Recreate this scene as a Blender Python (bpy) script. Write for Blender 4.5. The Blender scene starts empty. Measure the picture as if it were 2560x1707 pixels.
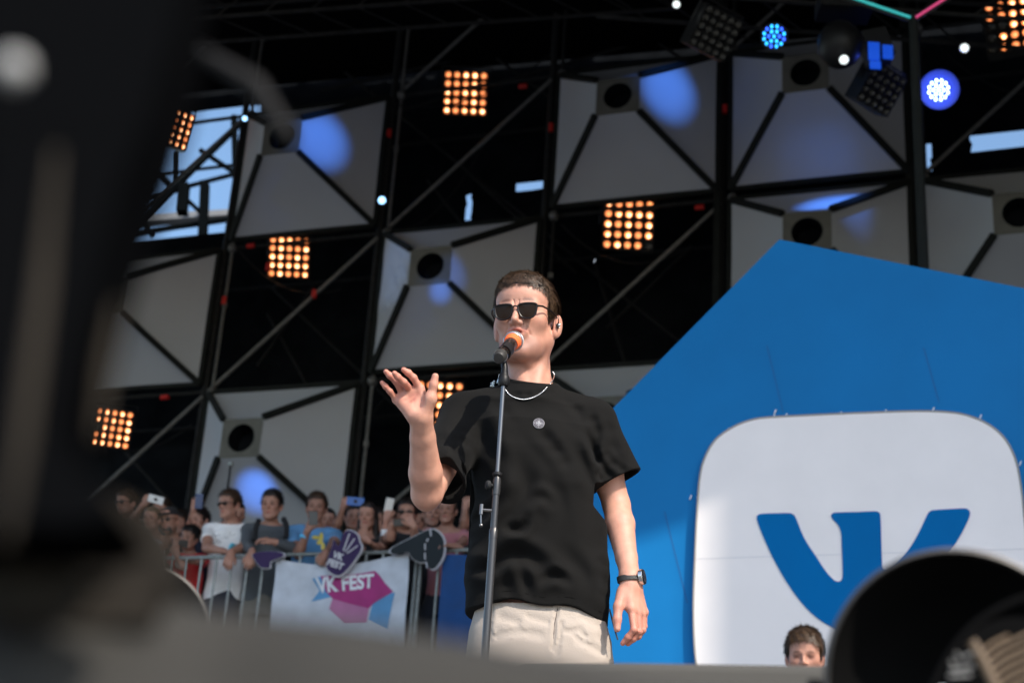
import bpy, bmesh, math, random, time
import numpy as np
from mathutils import Vector, Matrix, Euler
T0 = time.time()
SC = bpy.context.scene
COL = SC.collection
rad = math.radians
random.seed(7)
RNG = np.random.default_rng(7)

# ------------------------------------------------------------------ camera
PITCH, ROLL, FPX = 0.39410, 0.06704, 4000.0
CZ = 1.5                                     # camera height above the ground
cam_d = bpy.data.cameras.new('camera')
cam = bpy.data.objects.new('camera', cam_d)
COL.objects.link(cam)
cam.location = (0, 0, CZ)
cam.rotation_euler = (Matrix.Rotation(math.pi / 2 + PITCH, 3, 'X') @ Matrix.Rotation(ROLL, 3, 'Z')).to_euler()
cam_d.sensor_width = 36.0
cam_d.lens = FPX / 2560 * 36.0
cam_d.clip_start = 0.02
cam_d.clip_end = 2000
cam_d.dof.use_dof = True
cam_d.dof.focus_distance = 4.42
cam_d.dof.aperture_fstop = 4.0
cam_d.dof.aperture_blades = 8
SC.camera = cam

# ------------------------------------------------------------------ light
SUN_AZ, SUN_EL = 35.0, 44.0                  # right of and behind the camera
sdir = Vector((math.sin(rad(SUN_AZ)) * math.cos(rad(SUN_EL)), -math.cos(rad(SUN_AZ)) * math.cos(rad(SUN_EL)), math.sin(rad(SUN_EL))))
world = bpy.data.worlds.new("World")
SC.world = world
world.use_nodes = True
nt = world.node_tree
sky = nt.nodes.new('ShaderNodeTexSky')
sky.sky_type = 'NISHITA'
sky.sun_disc = False
sky.dust_density = 1.2
sky.ozone_density = 1.0
sky.sun_elevation = rad(SUN_EL)
sky.sun_rotation = rad(180 - SUN_AZ)
nt.links.new(sky.outputs[0], nt.nodes['Background'].inputs[0])
nt.nodes['Background'].inputs[1].default_value = 0.15
sl = bpy.data.lights.new('sun', 'SUN')
sl.energy = 2.7
sl.angle = rad(0.53)
sl.color = (1.0, 0.91, 0.80)
sun = bpy.data.objects.new('sun', sl)
COL.objects.link(sun)
sun.rotation_euler = (-sdir).to_track_quat('-Z', 'Y').to_euler()
sun.location = sdir * 40
SC.view_settings.view_transform = 'Standard'
SC.view_settings.look = 'None'
SC.view_settings.exposure = 1.15
SC.view_settings.gamma = 1.0
SC.cycles.use_denoising = True
SC.cycles.max_bounces = 5
SC.cycles.sample_clamp_indirect = 4.0

# ------------------------------------------------------------------ picture point -> place in the world
_c, _s = math.cos(PITCH), math.sin(PITCH)
FWD = np.array([0, _c, _s]); UPV = np.array([0, -_s, _c]); RGT = np.array([1.0, 0, 0])
CAM = np.array([0, 0, CZ])
def ray(px, py):
    u, v = px - 1280, py - 853.5
    cr, sr = math.cos(ROLL), math.sin(ROLL)
    return RGT * ((u * cr + v * sr) / FPX) + UPV * (-(-u * sr + v * cr) / FPX) + FWD
def P(px, py, y):
    r = ray(px, py)
    return CAM + r * (y / r[1])
def hit(px, py, o, n):
    r = ray(px, py)
    return CAM + r * (np.dot(np.array(o) - CAM, n) / np.dot(r, n))
D = 2560 / 2352.0                            # the enlarged view the points were read from

# ------------------------------------------------------------------ materials
MATS = {}
def mat(name, col, rough=0.6, metal=0.0, emit=None, estr=0.0, noise=0.0, nscale=20.0, bump=0.0, bscale=200.0, spec=0.5,
        sss=0.0, attr=False, trans=0.0, sheen=0.0, coat=0.0, aniso=(1, 1, 1), col2=None):
    if name in MATS: return MATS[name]
    m = bpy.data.materials.new(name); MATS[name] = m
    m.use_nodes = True
    N, L = m.node_tree.nodes, m.node_tree.links
    b = N['Principled BSDF']
    col = tuple(col) + (1,) if len(col) == 3 else col
    b.inputs['Base Color'].default_value = col
    b.inputs['Roughness'].default_value = rough
    b.inputs['Metallic'].default_value = metal
    b.inputs['Specular IOR Level'].default_value = spec
    if sss:
        b.inputs['Subsurface Weight'].default_value = sss
        b.inputs['Subsurface Radius'].default_value = (1.0, 0.35, 0.2)
        b.inputs['Subsurface Scale'].default_value = 0.006
    if trans: b.inputs['Transmission Weight'].default_value = trans
    if sheen:
        b.inputs['Sheen Weight'].default_value = sheen
        b.inputs['Sheen Roughness'].default_value = 0.4
    if coat: b.inputs['Coat Weight'].default_value = coat
    if emit:
        b.inputs['Emission Color'].default_value = tuple(emit) + (1,)
        b.inputs['Emission Strength'].default_value = estr
    cur = None
    tc = N.new('ShaderNodeTexCoord')
    mp = N.new('ShaderNodeMapping'); mp.inputs['Scale'].default_value = aniso
    L.new(tc.outputs['Object'], mp.inputs['Vector'])
    if noise > 0:
        tn = N.new('ShaderNodeTexNoise'); tn.inputs['Scale'].default_value = nscale; tn.inputs['Detail'].default_value = 6
        L.new(mp.outputs[0], tn.inputs['Vector'])
        rp = N.new('ShaderNodeValToRGB')
        rp.color_ramp.elements[0].position = 0.3; rp.color_ramp.elements[1].position = 0.7
        a = [c * (1 - noise) for c in col[:3]] + [1]
        z = [min(1, c * (1 + noise)) for c in (col2 or col)[:3]] + [1]
        rp.color_ramp.elements[0].color = a; rp.color_ramp.elements[1].color = z
        L.new(tn.outputs['Fac'], rp.inputs['Fac'])
        cur = rp.outputs['Color']
        rr = N.new('ShaderNodeMapRange')
        rr.inputs['To Min'].default_value = max(0.02, rough - 0.1); rr.inputs['To Max'].default_value = min(1, rough + 0.1)
        L.new(tn.outputs['Fac'], rr.inputs['Value']); L.new(rr.outputs[0], b.inputs['Roughness'])
    if attr:
        at = N.new('ShaderNodeAttribute'); at.attribute_name = 'tint'
        mx = N.new('ShaderNodeMix'); mx.data_type = 'RGBA'; mx.blend_type = 'MULTIPLY'; mx.inputs[0].default_value = 1.0
        if cur: L.new(cur, mx.inputs[6])
        else: mx.inputs[6].default_value = col
        L.new(at.outputs['Color'], mx.inputs[7])
        cur = mx.outputs[2]
    if cur: L.new(cur, b.inputs['Base Color'])
    if bump > 0:
        bn = N.new('ShaderNodeTexNoise'); bn.inputs['Scale'].default_value = bscale; bn.inputs['Detail'].default_value = 4
        L.new(mp.outputs[0], bn.inputs['Vector'])
        bp = N.new('ShaderNodeBump'); bp.inputs['Strength'].default_value = bump; bp.inputs['Distance'].default_value = 0.004
        L.new(bn.outputs['Fac'], bp.inputs['Height']); L.new(bp.outputs[0], b.inputs['Normal'])
    return m

# ------------------------------------------------------------------ objects
def tag(o, label=None, cat=None, group=None, kind=None):
    if label: o['label'] = label
    if cat: o['category'] = cat
    if group: o['group'] = group
    if kind: o['kind'] = kind
    return o
def empty(name, loc=(0, 0, 0), label=None, cat=None, group=None, rz=0):
    o = bpy.data.objects.new(name, None); COL.objects.link(o)
    o.location = Vector(loc); o.rotation_euler = (0, 0, rz); o.empty_display_size = 0.1
    return tag(o, label, cat, group)
def obj(name, me, m=None, parent=None, label=None, cat=None, group=None, kind=None):
    o = bpy.data.objects.new(name, me); COL.objects.link(o)
    if m is not None and not len(me.materials): me.materials.append(m)
    if parent is not None:
        o.parent = parent
        pw = parent_world(parent)
        o.matrix_parent_inverse = pw.inverted()
    return tag(o, label, cat, group, kind)
def parent_world(o):
    m = Matrix.LocRotScale(o.location, o.rotation_euler, o.scale)
    return (parent_world(o.parent) @ o.matrix_parent_inverse @ m) if o.parent else m
def copy_tree(o, parent=None):
    c = o.copy(); COL.objects.link(c)
    if parent is not None: c.parent = parent
    for ch in [x for x in COL.objects if x.parent == o]: copy_tree(ch, c)
    return c

class MB:
    """collects geometry in world space for one mesh"""
    def __init__(s): s.v = []; s.f = []; s.mi = []; s.cur = 0; s.n = 0
    def add(s, vs, fs):
        s.v.append(np.array(vs, float).reshape(-1, 3))
        for f in fs: s.f.append([i + s.n for i in f]); s.mi.append(s.cur)
        s.n += len(vs)
        return s
    def box(s, c, size, R=None):
        h = np.array(size) / 2.0
        vs = [np.array([x, y, z]) * h for x in (-1, 1) for y in (-1, 1) for z in (-1, 1)]
        if R is not None: vs = [R @ v for v in vs]
        vs = [v + np.array(c) for v in vs]
        return s.add(vs, [(0, 1, 3, 2), (4, 6, 7, 5), (0, 4, 5, 1), (2, 3, 7, 6), (0, 2, 6, 4), (1, 5, 7, 3)])
    def tube(s, pts, r, n=10, cap=True, closed=False):
        pts = [np.array(p, float) for p in pts]; m = len(pts)
        rs = r if hasattr(r, '__len__') else [r] * m
        vs = []; prev = None
        for i, p in enumerate(pts):
            if closed: t = pts[(i + 1) % m] - pts[i - 1]
            else: t = pts[min(i + 1, m - 1)] - pts[max(i - 1, 0)]
            t = t / (np.linalg.norm(t) + 1e-12)
            if prev is None:
                a = np.array([0, 0, 1.0]) if abs(t[2]) < 0.9 else np.array([1.0, 0, 0])
            else: a = prev
            u = a - t * np.dot(a, t); u /= np.linalg.norm(u); prev = u
            w = np.cross(t, u)
            for k in range(n):
                an = 2 * math.pi * k / n
                vs.append(p + (u * math.cos(an) + w * math.sin(an)) * rs[i])
        fs = []
        for i in range(m if closed else m - 1):
            j = (i + 1) % m
            for k in range(n): fs.append((i * n + k, i * n + (k + 1) % n, j * n + (k + 1) % n, j * n + k))
        if cap and not closed: fs.append(tuple(range(n))[::-1]); fs.append(tuple((m - 1) * n + k for k in range(n)))
        return s.add(vs, fs)
    def lathe(s, prof, o, axis, n=32, closed=True):
        """prof: list of (distance along axis, radius)"""
        o = np.array(o, float); t = np.array(axis, float); t /= np.linalg.norm(t)
        a = np.array([0, 0, 1.0]) if abs(t[2]) < 0.9 else np.array([1.0, 0, 0])
        u = a - t * np.dot(a, t); u /= np.linalg.norm(u); w = np.cross(t, u)
        vs = []; fs = []
        for (h, r) in prof:
            for k in range(n):
                an = 2 * math.pi * k / n
                vs.append(o + t * h + (u * math.cos(an) + w * math.sin(an)) * r)
        for i in range(len(prof) - 1):
            for k in range(n): fs.append((i * n + k, i * n + (k + 1) % n, (i + 1) * n + (k + 1) % n, (i + 1) * n + k))
        if closed: fs.append(tuple(range(n))[::-1]); fs.append(tuple((len(prof) - 1) * n + k for k in range(n)))
        return s.add(vs, fs)
    def ball(s, c, r, n=12, m=8, R=None):
        c = np.array(c, float); rr = np.array(r if hasattr(r, '__len__') else (r, r, r), float)
        vs = []; fs = []
        for i in range(m + 1):
            th = math.pi * i / m
            for k in range(n):
                an = 2 * math.pi * k / n
                v = np.array([math.sin(th) * math.cos(an), math.sin(th) * math.sin(an), math.cos(th)]) * rr
                if R is not None: v = R @ v
                vs.append(c + v)
        for i in range(m):
            for k in range(n): fs.append((i * n + k, (i + 1) * n + k, (i + 1) * n + (k + 1) % n, i * n + (k + 1) % n))
        return s.add(vs, fs)
    def poly(s, pts, nrm, thick):
        """flat outline extruded backwards against nrm"""
        pts = [np.array(p, float) for p in pts]; n = len(pts); nrm = np.array(nrm, float)
        vs = pts + [p - nrm * thick for p in pts]
        fs = [tuple(range(n)), tuple(range(2 * n - 1, n - 1, -1))]
        for i in range(n): j = (i + 1) % n; fs.append((i, i + n, j + n, j))
        return s.add(vs, fs)
    def mesh(s, name='mesh', smooth=False, tri=False):
        me = bpy.data.meshes.new(name)
        me.from_pydata([tuple(x) for x in np.concatenate(s.v)], [], s.f)
        if tri or True:
            bm = bmesh.new(); bm.from_mesh(me)
            big = [f for f in bm.faces if len(f.verts) > 4]
            if big: bmesh.ops.triangulate(bm, faces=big)
            bmesh.ops.recalc_face_normals(bm, faces=bm.faces)
            bm.to_mesh(me); bm.free()
        if smooth:
            me.polygons.foreach_set('use_smooth', [True] * len(me.polygons))
            me.set_sharp_from_angle(angle=rad(40))
        return me
    def build(s, name, m=None, parent=None, smooth=False, **k):
        return obj(name, s.mesh(name, smooth), m, parent, **k)

def spline(pts, n=8, closed=False):
    """Catmull-Rom through pts"""
    pts = [np.array(p, float) for p in pts]; m = len(pts); out = []
    rng = range(m) if closed else range(m - 1)
    for i in rng:
        if closed: a, b, c, d = pts[i - 1], pts[i], pts[(i + 1) % m], pts[(i + 2) % m]
        else: a, b, c, d = pts[max(i - 1, 0)], pts[i], pts[i + 1], pts[min(i + 2, m - 1)]
        for k in range(n):
            t = k / n
            out.append(0.5 * ((2 * b) + (-a + c) * t + (2 * a - 5 * b + 4 * c - d) * t * t + (-a + 3 * b - 3 * c + d) * t ** 3))
    if not closed: out.append(pts[-1])
    return out

def text_mesh(body, o, u, v, size, depth=0.002, bold=0.0, shear=0.0):
    """letters laid with their baseline start at o, u = reading direction, v = up"""
    cu = bpy.data.curves.new('t', 'FONT'); cu.body = body; cu.size = size; cu.extrude = depth; cu.offset = bold; cu.shear = shear
    cu.align_x = 'CENTER'; cu.align_y = 'CENTER'
    ob = bpy.data.objects.new('t', cu); COL.objects.link(ob)
    dg = bpy.context.evaluated_depsgraph_get(); dg.update()
    me = bpy.data.meshes.new_from_object(ob.evaluated_get(dg))
    bpy.data.objects.remove(ob); bpy.data.curves.remove(cu)
    u = Vector(u).normalized(); v = Vector(v); v = (v - u * v.dot(u)).normalized(); w = u.cross(v)
    M = Matrix((u, v, w)).transposed().to_4x4(); M.translation = Vector(o)
    me.transform(M)
    return me

# ------------------------------------------------------------------ sculpting engine: signed distances, meshed with surface nets
def rotm(yaw=0, pitch=0, roll=0):
    """yaw about z, pitch about x (positive lifts the chin of a head facing -y), roll about y"""
    return np.array((Matrix.Rotation(yaw, 3, 'Z') @ Matrix.Rotation(-pitch, 3, 'X') @ Matrix.Rotation(roll, 3, 'Y')))
class Sdf:
    def __init__(s): s.p = []
    def cone(s, a, b, ra, rb=None, k=0.01, op='u', M=None, o=None):
        a = np.array(a, float); b = np.array(b, float)
        if M is not None: a = np.array(o) + M @ a; b = np.array(o) + M @ b
        rb = ra if rb is None else rb
        s.p.append(('c', a, b, ra, rb, k, op, (a + b) / 2, np.linalg.norm(b - a) / 2 + max(ra, rb)))
        return s
    def ell(s, c, r, k=0.01, op='u', R=None, M=None, o=None):
        c = np.array(c, float); r = np.array(r if hasattr(r, '__len__') else (r, r, r), float)
        Q = np.eye(3) if R is None else np.array(R)
        if M is not None: c = np.array(o) + M @ c; Q = M @ Q
        s.p.append(('e', c, Q, r, None, k, op, c, r.max()))
        return s
    def chain(s, pts, rs, k=0.01, **kw):
        for i in range(len(pts) - 1): s.cone(pts[i], pts[i + 1], rs[i], rs[i + 1], k, **kw)
        return s
    def col(s, tab, o, R, k=0.02, pw=2.3, op='u'):
        """upright column, tab rows (z, cx, cy, half width, half depth) in the frame (o, R)"""
        tab = np.array(tab, float); o = np.array(o, float)
        zc = (tab[0, 0] + tab[-1, 0]) / 2
        c = o + R @ np.array([tab[:, 1].mean(), tab[:, 2].mean(), zc])
        br = math.sqrt(((tab[-1, 0] - tab[0, 0]) / 2) ** 2 + (tab[:, 3].max() + np.ptp(tab[:, 1])) ** 2 + (tab[:, 4].max() + np.ptp(tab[:, 2])) ** 2)
        s.p.append(('k', o, R, tab, pw, k, op, c, br))
        return s
    @staticmethod
    def ev(q, X):
        t = q[0]
        if t == 'c':
            a, b, ra, rb = q[1:5]; ba = b - a; l = float(ba @ ba) + 1e-12
            pa = X - a
            h = np.clip((pa @ ba) / l, 0, 1)
            return np.sqrt(((pa - h[:, None] * ba) ** 2).sum(1)) - (ra + (rb - ra) * h)
        if t == 'e':
            c, Q, r = q[1:4]
            Y = (X - c) @ Q
            k0 = np.sqrt(((Y / r) ** 2).sum(1)); k1 = np.sqrt(((Y / r ** 2) ** 2).sum(1)) + 1e-9
            return k0 * (k0 - 1) / k1
        o, R, tab, pw = q[1:5]
        Y = (X - o) @ R; z = Y[:, 2]
        cx = np.interp(z, tab[:, 0], tab[:, 1]); cy = np.interp(z, tab[:, 0], tab[:, 2])
        w = np.interp(z, tab[:, 0], tab[:, 3]); d = np.interp(z, tab[:, 0], tab[:, 4])
        rr = (np.abs((Y[:, 0] - cx) / w) ** pw + np.abs((Y[:, 1] - cy) / d) ** pw) ** (1 / pw)
        dd = (rr - 1) * np.minimum(w, d)
        m = np.maximum(tab[0, 0] - z, z - tab[-1, 0])
        e = 0.012
        h = np.clip(0.5 + 0.5 * (dd - m) / e, 0, 1)
        return m + (dd - m) * h + e * h * (1 - h)
    def value(s, X, prims=None):
        d = np.full(len(X), 1.0)
        for q in (s.p if prims is None else prims):
            e = s.ev(q, X); k = max(q[5], 1e-4)
            if q[6] == 'u':
                h = np.clip(0.5 + 0.5 * (d - e) / k, 0, 1)
                d = d + (e - d) * h - k * h * (1 - h)
            elif q[6] == 's':
                h = np.clip(0.5 - 0.5 * (d + e) / k, 0, 1)
                d = d + (-e - d) * h + k * h * (1 - h)
        return d
    def mesh(s, name, res, post=None, tint=None, pad=0.02, clip=None):
        B = 12
        un = [q for q in s.p if q[6] == 'u']
        C = np.array([q[7] for q in s.p]); Rr = np.array([q[8] for q in s.p]); U = np.array([q[6] == 'u' for q in s.p])
        Kk = np.array([q[5] for q in s.p])
        lo = np.min([q[7] - q[8] for q in un], 0) - pad; hi = np.max([q[7] + q[8] for q in un], 0) + pad
        if clip is not None: lo = np.maximum(lo, clip[0]); hi = np.minimum(hi, clip[1])
        nb = np.ceil((hi - lo) / (B * res)).astype(int)
        G = np.full(nb * B + 1, 1.0, np.float32)
        half = B * res * 0.5 * math.sqrt(3)
        ii, jj, kk = np.meshgrid(*[np.arange(n) for n in nb], indexing='ij')
        ii, jj, kk = ii.ravel(), jj.ravel(), kk.ravel()
        BC = lo + (np.stack([ii, jj, kk], 1) + 0.5) * B * res
        g = np.arange(B + 1) * res
        gx, gy, gz = np.meshgrid(g, g, g, indexing='ij')
        LP = np.stack([gx.ravel(), gy.ravel(), gz.ravel()], 1)
        for st in range(0, len(BC), 4000):
            dd = np.sqrt(((BC[st:st + 4000, None, :] - C[None]) ** 2).sum(2)) - Rr
            near = dd < half + Kk + res + pad
            act = (near & U).any(1)
            for bi in np.nonzero(act)[0]:
                i = bi + st
                ps = [s.p[j] for j in np.nonzero(near[bi])[0]]
                X = LP + lo + np.array([ii[i], jj[i], kk[i]]) * B * res
                v = s.value(X, ps)
                if post is not None: v = post(v, X)
                a, b, c = ii[i] * B, jj[i] * B, kk[i] * B
                G[a:a + B + 1, b:b + B + 1, c:c + B + 1] = v.reshape(B + 1, B + 1, B + 1)
        # surface nets
        Sg = G < 0
        dims = np.array(G.shape) - 1
        sums = {}
        cells = []; pts = []; quads = []
        for ax in range(3):
            sl0 = [slice(None)] * 3; sl1 = [slice(None)] * 3
            sl0[ax] = slice(0, -1); sl1[ax] = slice(1, None)
            ch = np.argwhere(Sg[tuple(sl0)] != Sg[tuple(sl1)])
            if not len(ch): continue
            a1, a2 = (ax + 1) % 3, (ax + 2) % 3
            ok = (ch[:, a1] > 0) & (ch[:, a2] > 0) & (ch[:, a1] < dims[a1]) & (ch[:, a2] < dims[a2])
            ch = ch[ok]
            e2 = ch.copy(); e2[:, ax] += 1
            d0 = G[ch[:, 0], ch[:, 1], ch[:, 2]]; d1 = G[e2[:, 0], e2[:, 1], e2[:, 2]]
            pos = ch.astype(float); pos[:, ax] += d0 / (d0 - d1)
            q = []
            for (o1, o2) in ((-1, -1), (0, -1), (0, 0), (-1, 0)):
                cc = ch.copy(); cc[:, a1] += o1; cc[:, a2] += o2
                idx = (cc[:, 0] * dims[1] + cc[:, 1]) * dims[2] + cc[:, 2]
                q.append(idx); cells.append(idx); pts.append(pos)
            q = np.stack(q, 1)
            flip = d0 > 0
            q[flip] = q[flip][:, ::-1]
            quads.append(q)
        cells = np.concatenate(cells); pts = np.concatenate(pts); quads = np.concatenate(quads)
        uc, inv = np.unique(cells, return_inverse=True); inv = inv.ravel()
        cnt = np.bincount(inv, minlength=len(uc)).astype(float)
        V = np.stack([np.bincount(inv, pts[:, a], minlength=len(uc)) / cnt for a in range(3)], 1) * res + lo
        F = np.searchsorted(uc, quads)
        me = bpy.data.meshes.new(name)
        me.vertices.add(len(V)); me.vertices.foreach_set('co', V.ravel())
        me.loops.add(F.size); me.loops.foreach_set('vertex_index', F.ravel().astype(np.int32))
        me.polygons.add(len(F)); me.polygons.foreach_set('loop_start', np.arange(0, F.size, 4, dtype=np.int32))
        try: me.polygons.foreach_set('loop_total', np.full(len(F), 4, dtype=np.int32))
        except Exception: pass
        me.update(calc_edges=True); me.validate()
        me.polygons.foreach_set('use_smooth', [True] * len(me.polygons))
        if tint is not None:
            c = np.ones((len(me.vertices), 4), np.float32); c[:, :3] = tint(V)
            at = me.color_attributes.new('tint', 'FLOAT_COLOR', 'POINT'); at.data.foreach_set('color', c.ravel())
        return me

def sinoise(X, scale, seed, n=6):
    r = np.random.default_rng(seed); out = np.zeros(len(X))
    for i in range(n):
        k = r.normal(size=3); k = k / np.linalg.norm(k) * scale * r.uniform(0.6, 1.8)
        out += np.sin(X @ k + r.uniform(0, 6.28) + 1.3 * np.sin(X @ (r.normal(size=3) * scale * 0.35)))
    return out / n
# ================================================================== THE SETTING
DECK = CZ + 0.055
M_deck = mat('deck_grey', (0.115, 0.12, 0.13), 0.75, noise=0.25, nscale=6, bump=0.3, bscale=60)
M_ground = mat('asphalt', (0.06, 0.06, 0.058), 0.9, noise=0.3, nscale=3)
M_black = mat('black_drape', (0.011, 0.013, 0.016), 0.95, noise=0.3, nscale=3, spec=0.0)
M_roof = mat('black_roof', (0.006, 0.006, 0.007), 0.9, spec=0.0)
M_steel = mat('galvanised_steel', (0.15, 0.15, 0.145), 0.5, metal=0.3, noise=0.3, nscale=25)
M_dsteel = mat('dark_tube_steel', (0.022, 0.023, 0.024), 0.7, spec=0.15, noise=0.3, nscale=12)
M_frame = mat('dark_edge_tape', (0.016, 0.018, 0.017), 0.8, spec=.15, noise=0.2, nscale=10)
M_fabric = mat('grey_white_fabric', (0.52, 0.55, 0.60), 0.85, noise=0.02, nscale=2, spec=.2)
M_hub = mat('hub_board_grey', (0.15, 0.15, 0.135), 0.8, noise=0.12, nscale=6)
M_blackp = mat('black_plastic', (0.012, 0.012, 0.013), 0.45, noise=0.2, nscale=30, spec=.25)
M_red = mat('red_tape', (0.6, 0.02, 0.015), 0.5)

MB().box((0, 60, -0.05), (400, 400, 0.1)).build('ground', M_ground, kind='structure')
# deck of the stage
MB().box((0, 13.6, DECK - 0.06), (26, 24.6, 0.12)).build('stage_deck', M_deck, label='wide dark grey stage deck the singer stands on', cat='stage')

# ---- facade: scaffold bays of 2.5 x 2.286 m with fabric pyramids in every other bay
FY = -0.35345; FW, FH = 2.5, 2.28562
FO = np.array([0.34684, 19.78304, 10.18131 + CZ])
FD = np.array([math.cos(FY), math.sin(FY), 0.0]); FN = np.array([math.sin(FY), -math.cos(FY), 0.0]); ZU = np.array([0, 0, 1.0])
def node(c, r, e=0.0): return FO + (c - 3) * FW * FD - (r - 1) * FH * ZU + FN * e
PE, PA = 0.95, 0.12                            # how far a pyramid stands out, half width of its hub (in bays)

def flatbar(mb, a, b, w, t, n):
    """flat member from a to b, face towards n"""
    a, b, n = np.array(a), np.array(b), np.array(n)
    d = b - a; L = np.linalg.norm(d); d = d / L
    n = n - d * (n @ d); n = n / np.linalg.norm(n); s_ = np.cross(d, n)
    R = np.stack([d, s_, n], 1)
    mb.box((a + b) / 2, (L, w, t), R)

def pyramid(c, r, label, wrinkle=False):
    """fabric covered truncated pyramid filling bay (c, r)"""
    i = 0.035
    t = empty('fabric_pyramid', node(c + .5, r + 1), label, 'stage decoration', 'fabric pyramids of the stage backdrop')
    q = [node(c + i, r + i), node(c + 1 - i, r + i), node(c + 1 - i, r + 1 - i), node(c + i, r + 1 - i)]
    h = [node(c + .5 - PA, r + .5 - PA, PE), node(c + .5 + PA, r + .5 - PA, PE), node(c + .5 + PA, r + .5 + PA, PE), node(c + .5 - PA, r + .5 + PA, PE)]
    names = ['top', 'right', 'bottom', 'left']
    seed = c * 7 + r
    for k in range(4):
        a, b, cc, dd = q[k], q[(k + 1) % 4], h[(k + 1) % 4], h[k]
        nrm = np.cross(b - a, dd - a); nrm /= np.linalg.norm(nrm)
        if nrm @ FN < 0: nrm = -nrm
        NU, NV = 26, 18; vs = []
        for v in range(NV + 1):
            for u in range(NU + 1):
                s_, t_ = u / NU, v / NV
                p = (a * (1 - s_) + b * s_) * (1 - t_) + (dd * (1 - s_) + cc * s_) * t_
                env = math.sin(math.pi * s_) * math.sin(math.pi * t_)
                z = -0.045 * env + 0.006 * math.sin(9 * s_ + seed + 5 * t_) * env
                if wrinkle and k == 3: z += 0.05 * env * math.sin(16 * (s_ * 0.9 + t_ * t_ * 0.9) + 1) + 0.02 * math.sin(31 * s_ - 12 * t_) * env
                vs.append(p + nrm * z)
        fs = [(v * (NU + 1) + u, v * (NU + 1) + u + 1, (v + 1) * (NU + 1) + u + 1, (v + 1) * (NU + 1) + u) for v in range(NV) for u in range(NU)]
        MB().add(vs, fs).build('fabric_panel', M_fabric, t, smooth=True)
    # hub with its round hole
    hub = MB(); n = 40; cx = node(c + .5, r + .5, PE + .004)
    sq = []; ci = []; cb = []
    hw, hh, R = PA * FW, PA * FH, 0.195
    for k in range(n):
        an = 2 * math.pi * (k + .5) / n; ca, sa = math.cos(an), math.sin(an)
        m_ = 1 / max(abs(ca) / hw, abs(sa) / hh)
        sq.append(cx + FD * ca * m_ + ZU * sa * m_); ci.append(cx + FD * ca * R + ZU * sa * R)
        cb.append(ci[-1] - FN * 0.30)
    fs = [(k, (k + 1) % n, n + (k + 1) % n, n + k) for k in range(n)]
    hub.add(sq + ci, fs)
    hub.build('hub_plate', M_hub, t)
    MB().add(ci + cb, fs + [tuple(range(n, 2 * n))]).build('hole_liner', M_black, t)
    for k in range(4):
        m = MB(); flatbar(m, q[k] + FN * .015, h[k] + FN * .02, 0.085, 0.05, FN); m.build('edge_bar', M_frame, t)
    m = MB()
    for k in range(4): flatbar(m, q[k], q[(k + 1) % 4], 0.07, 0.06, FN)
    m.build('border_frame', M_frame, t)
    return t
pyr = [
 (1, 0, 'upper left grey fabric pyramid with a round blue light spot beside its dark square hub', False),
 (3, 0, 'upper middle grey fabric pyramid with a blue spot, left of the tall double post', False),
 (4, 0, 'dim bluish fabric pyramid under the round blue spotlight at the top right', False),
 (0, 1, 'pale fabric pyramid at the left edge, half hidden behind the blurred black fixture', False),
 (2, 1, 'fabric pyramid behind the singer head whose left face is creased and bluish', True),
 (4, 1, 'fabric pyramid with a blue light on its top face, just above the blue signboard', False),
 (5, 1, 'fabric pyramid cut off by the right edge of the picture, above the blue signboard', False),
 (1, 2, 'fabric pyramid rising right behind the crowd, with a blue glow on its lower face', False),
 (3, 2, 'fabric pyramid mostly hidden behind the singer shoulder and the blue signboard', False),
 (5, -1, 'dark fabric pyramid at the very top right corner', False),
]
for c_, r_, lb, wr in pyr[:9]: pyramid(c_, r_, lb, wr)

# ---- scaffold the pyramids are tied to
sc = empty('stage_scaffold', node(3, 5), 'tall scaffold of steel posts and diagonal braces carrying the fabric pyramids', 'scaffold')
for c_ in range(-1, 8):
    for e, m_, r_, dx in ((-0.10, M_dsteel, 0.05, -0.02),):
        MB().tube([node(c_ + dx, 5.2, e), node(c_ + dx, -2.2, e)], r_, 8).build('post', m_, sc)
    MB().tube([node(c_ + .045, 5.2, -.03), node(c_ + .045, -2.2, -.03)], 0.024, 8).build('slim_post', M_steel if c_ <= 2 else M_dsteel, sc)
    if c_ >= 4: MB().box((node(c_ - .035, 1.5, -.02)), (0.09, 0.07, 7 * FH), np.stack([FD, -FN, ZU], 1)).build('post_cover', M_frame, sc)
    for k in range(5): MB().box(node(c_ + .045, 3 - k * 1.0 + .42, -.03), (0.07, 0.07, 0.07)).build('coupler', M_steel, sc)
for r_ in range(-2, 6):
    for e in (-0.12, -1.5):
        MB().tube([node(-1, r_, e), node(7, r_, e)], 0.03, 8).build('ledger', M_dsteel, sc)
braces = [((2, 1), (3, 0)), ((1, 2), (2, 1)), ((3, 2), (4, 1)), ((1, 1.0), (1.32, 1.0)), ((2, 3), (3, 2)), ((0, 1), (1, 0)), ((0, 3), (1, 2)), ((5, 1), (6, 0)), ((2, 0), (3, -1)), ((0, 0), (1, -1)), ((4, 0), (5, -1))]
for (a, b) in braces:
    if a[1] == b[1]: continue
    MB().tube([node(a[0] + .04, a[1] - .02, -.06), node(b[0] - .02, b[1] + .04, -.06)], 0.030, 8).build('diagonal_brace', M_steel, sc)
rng = random.Random(3)
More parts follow.
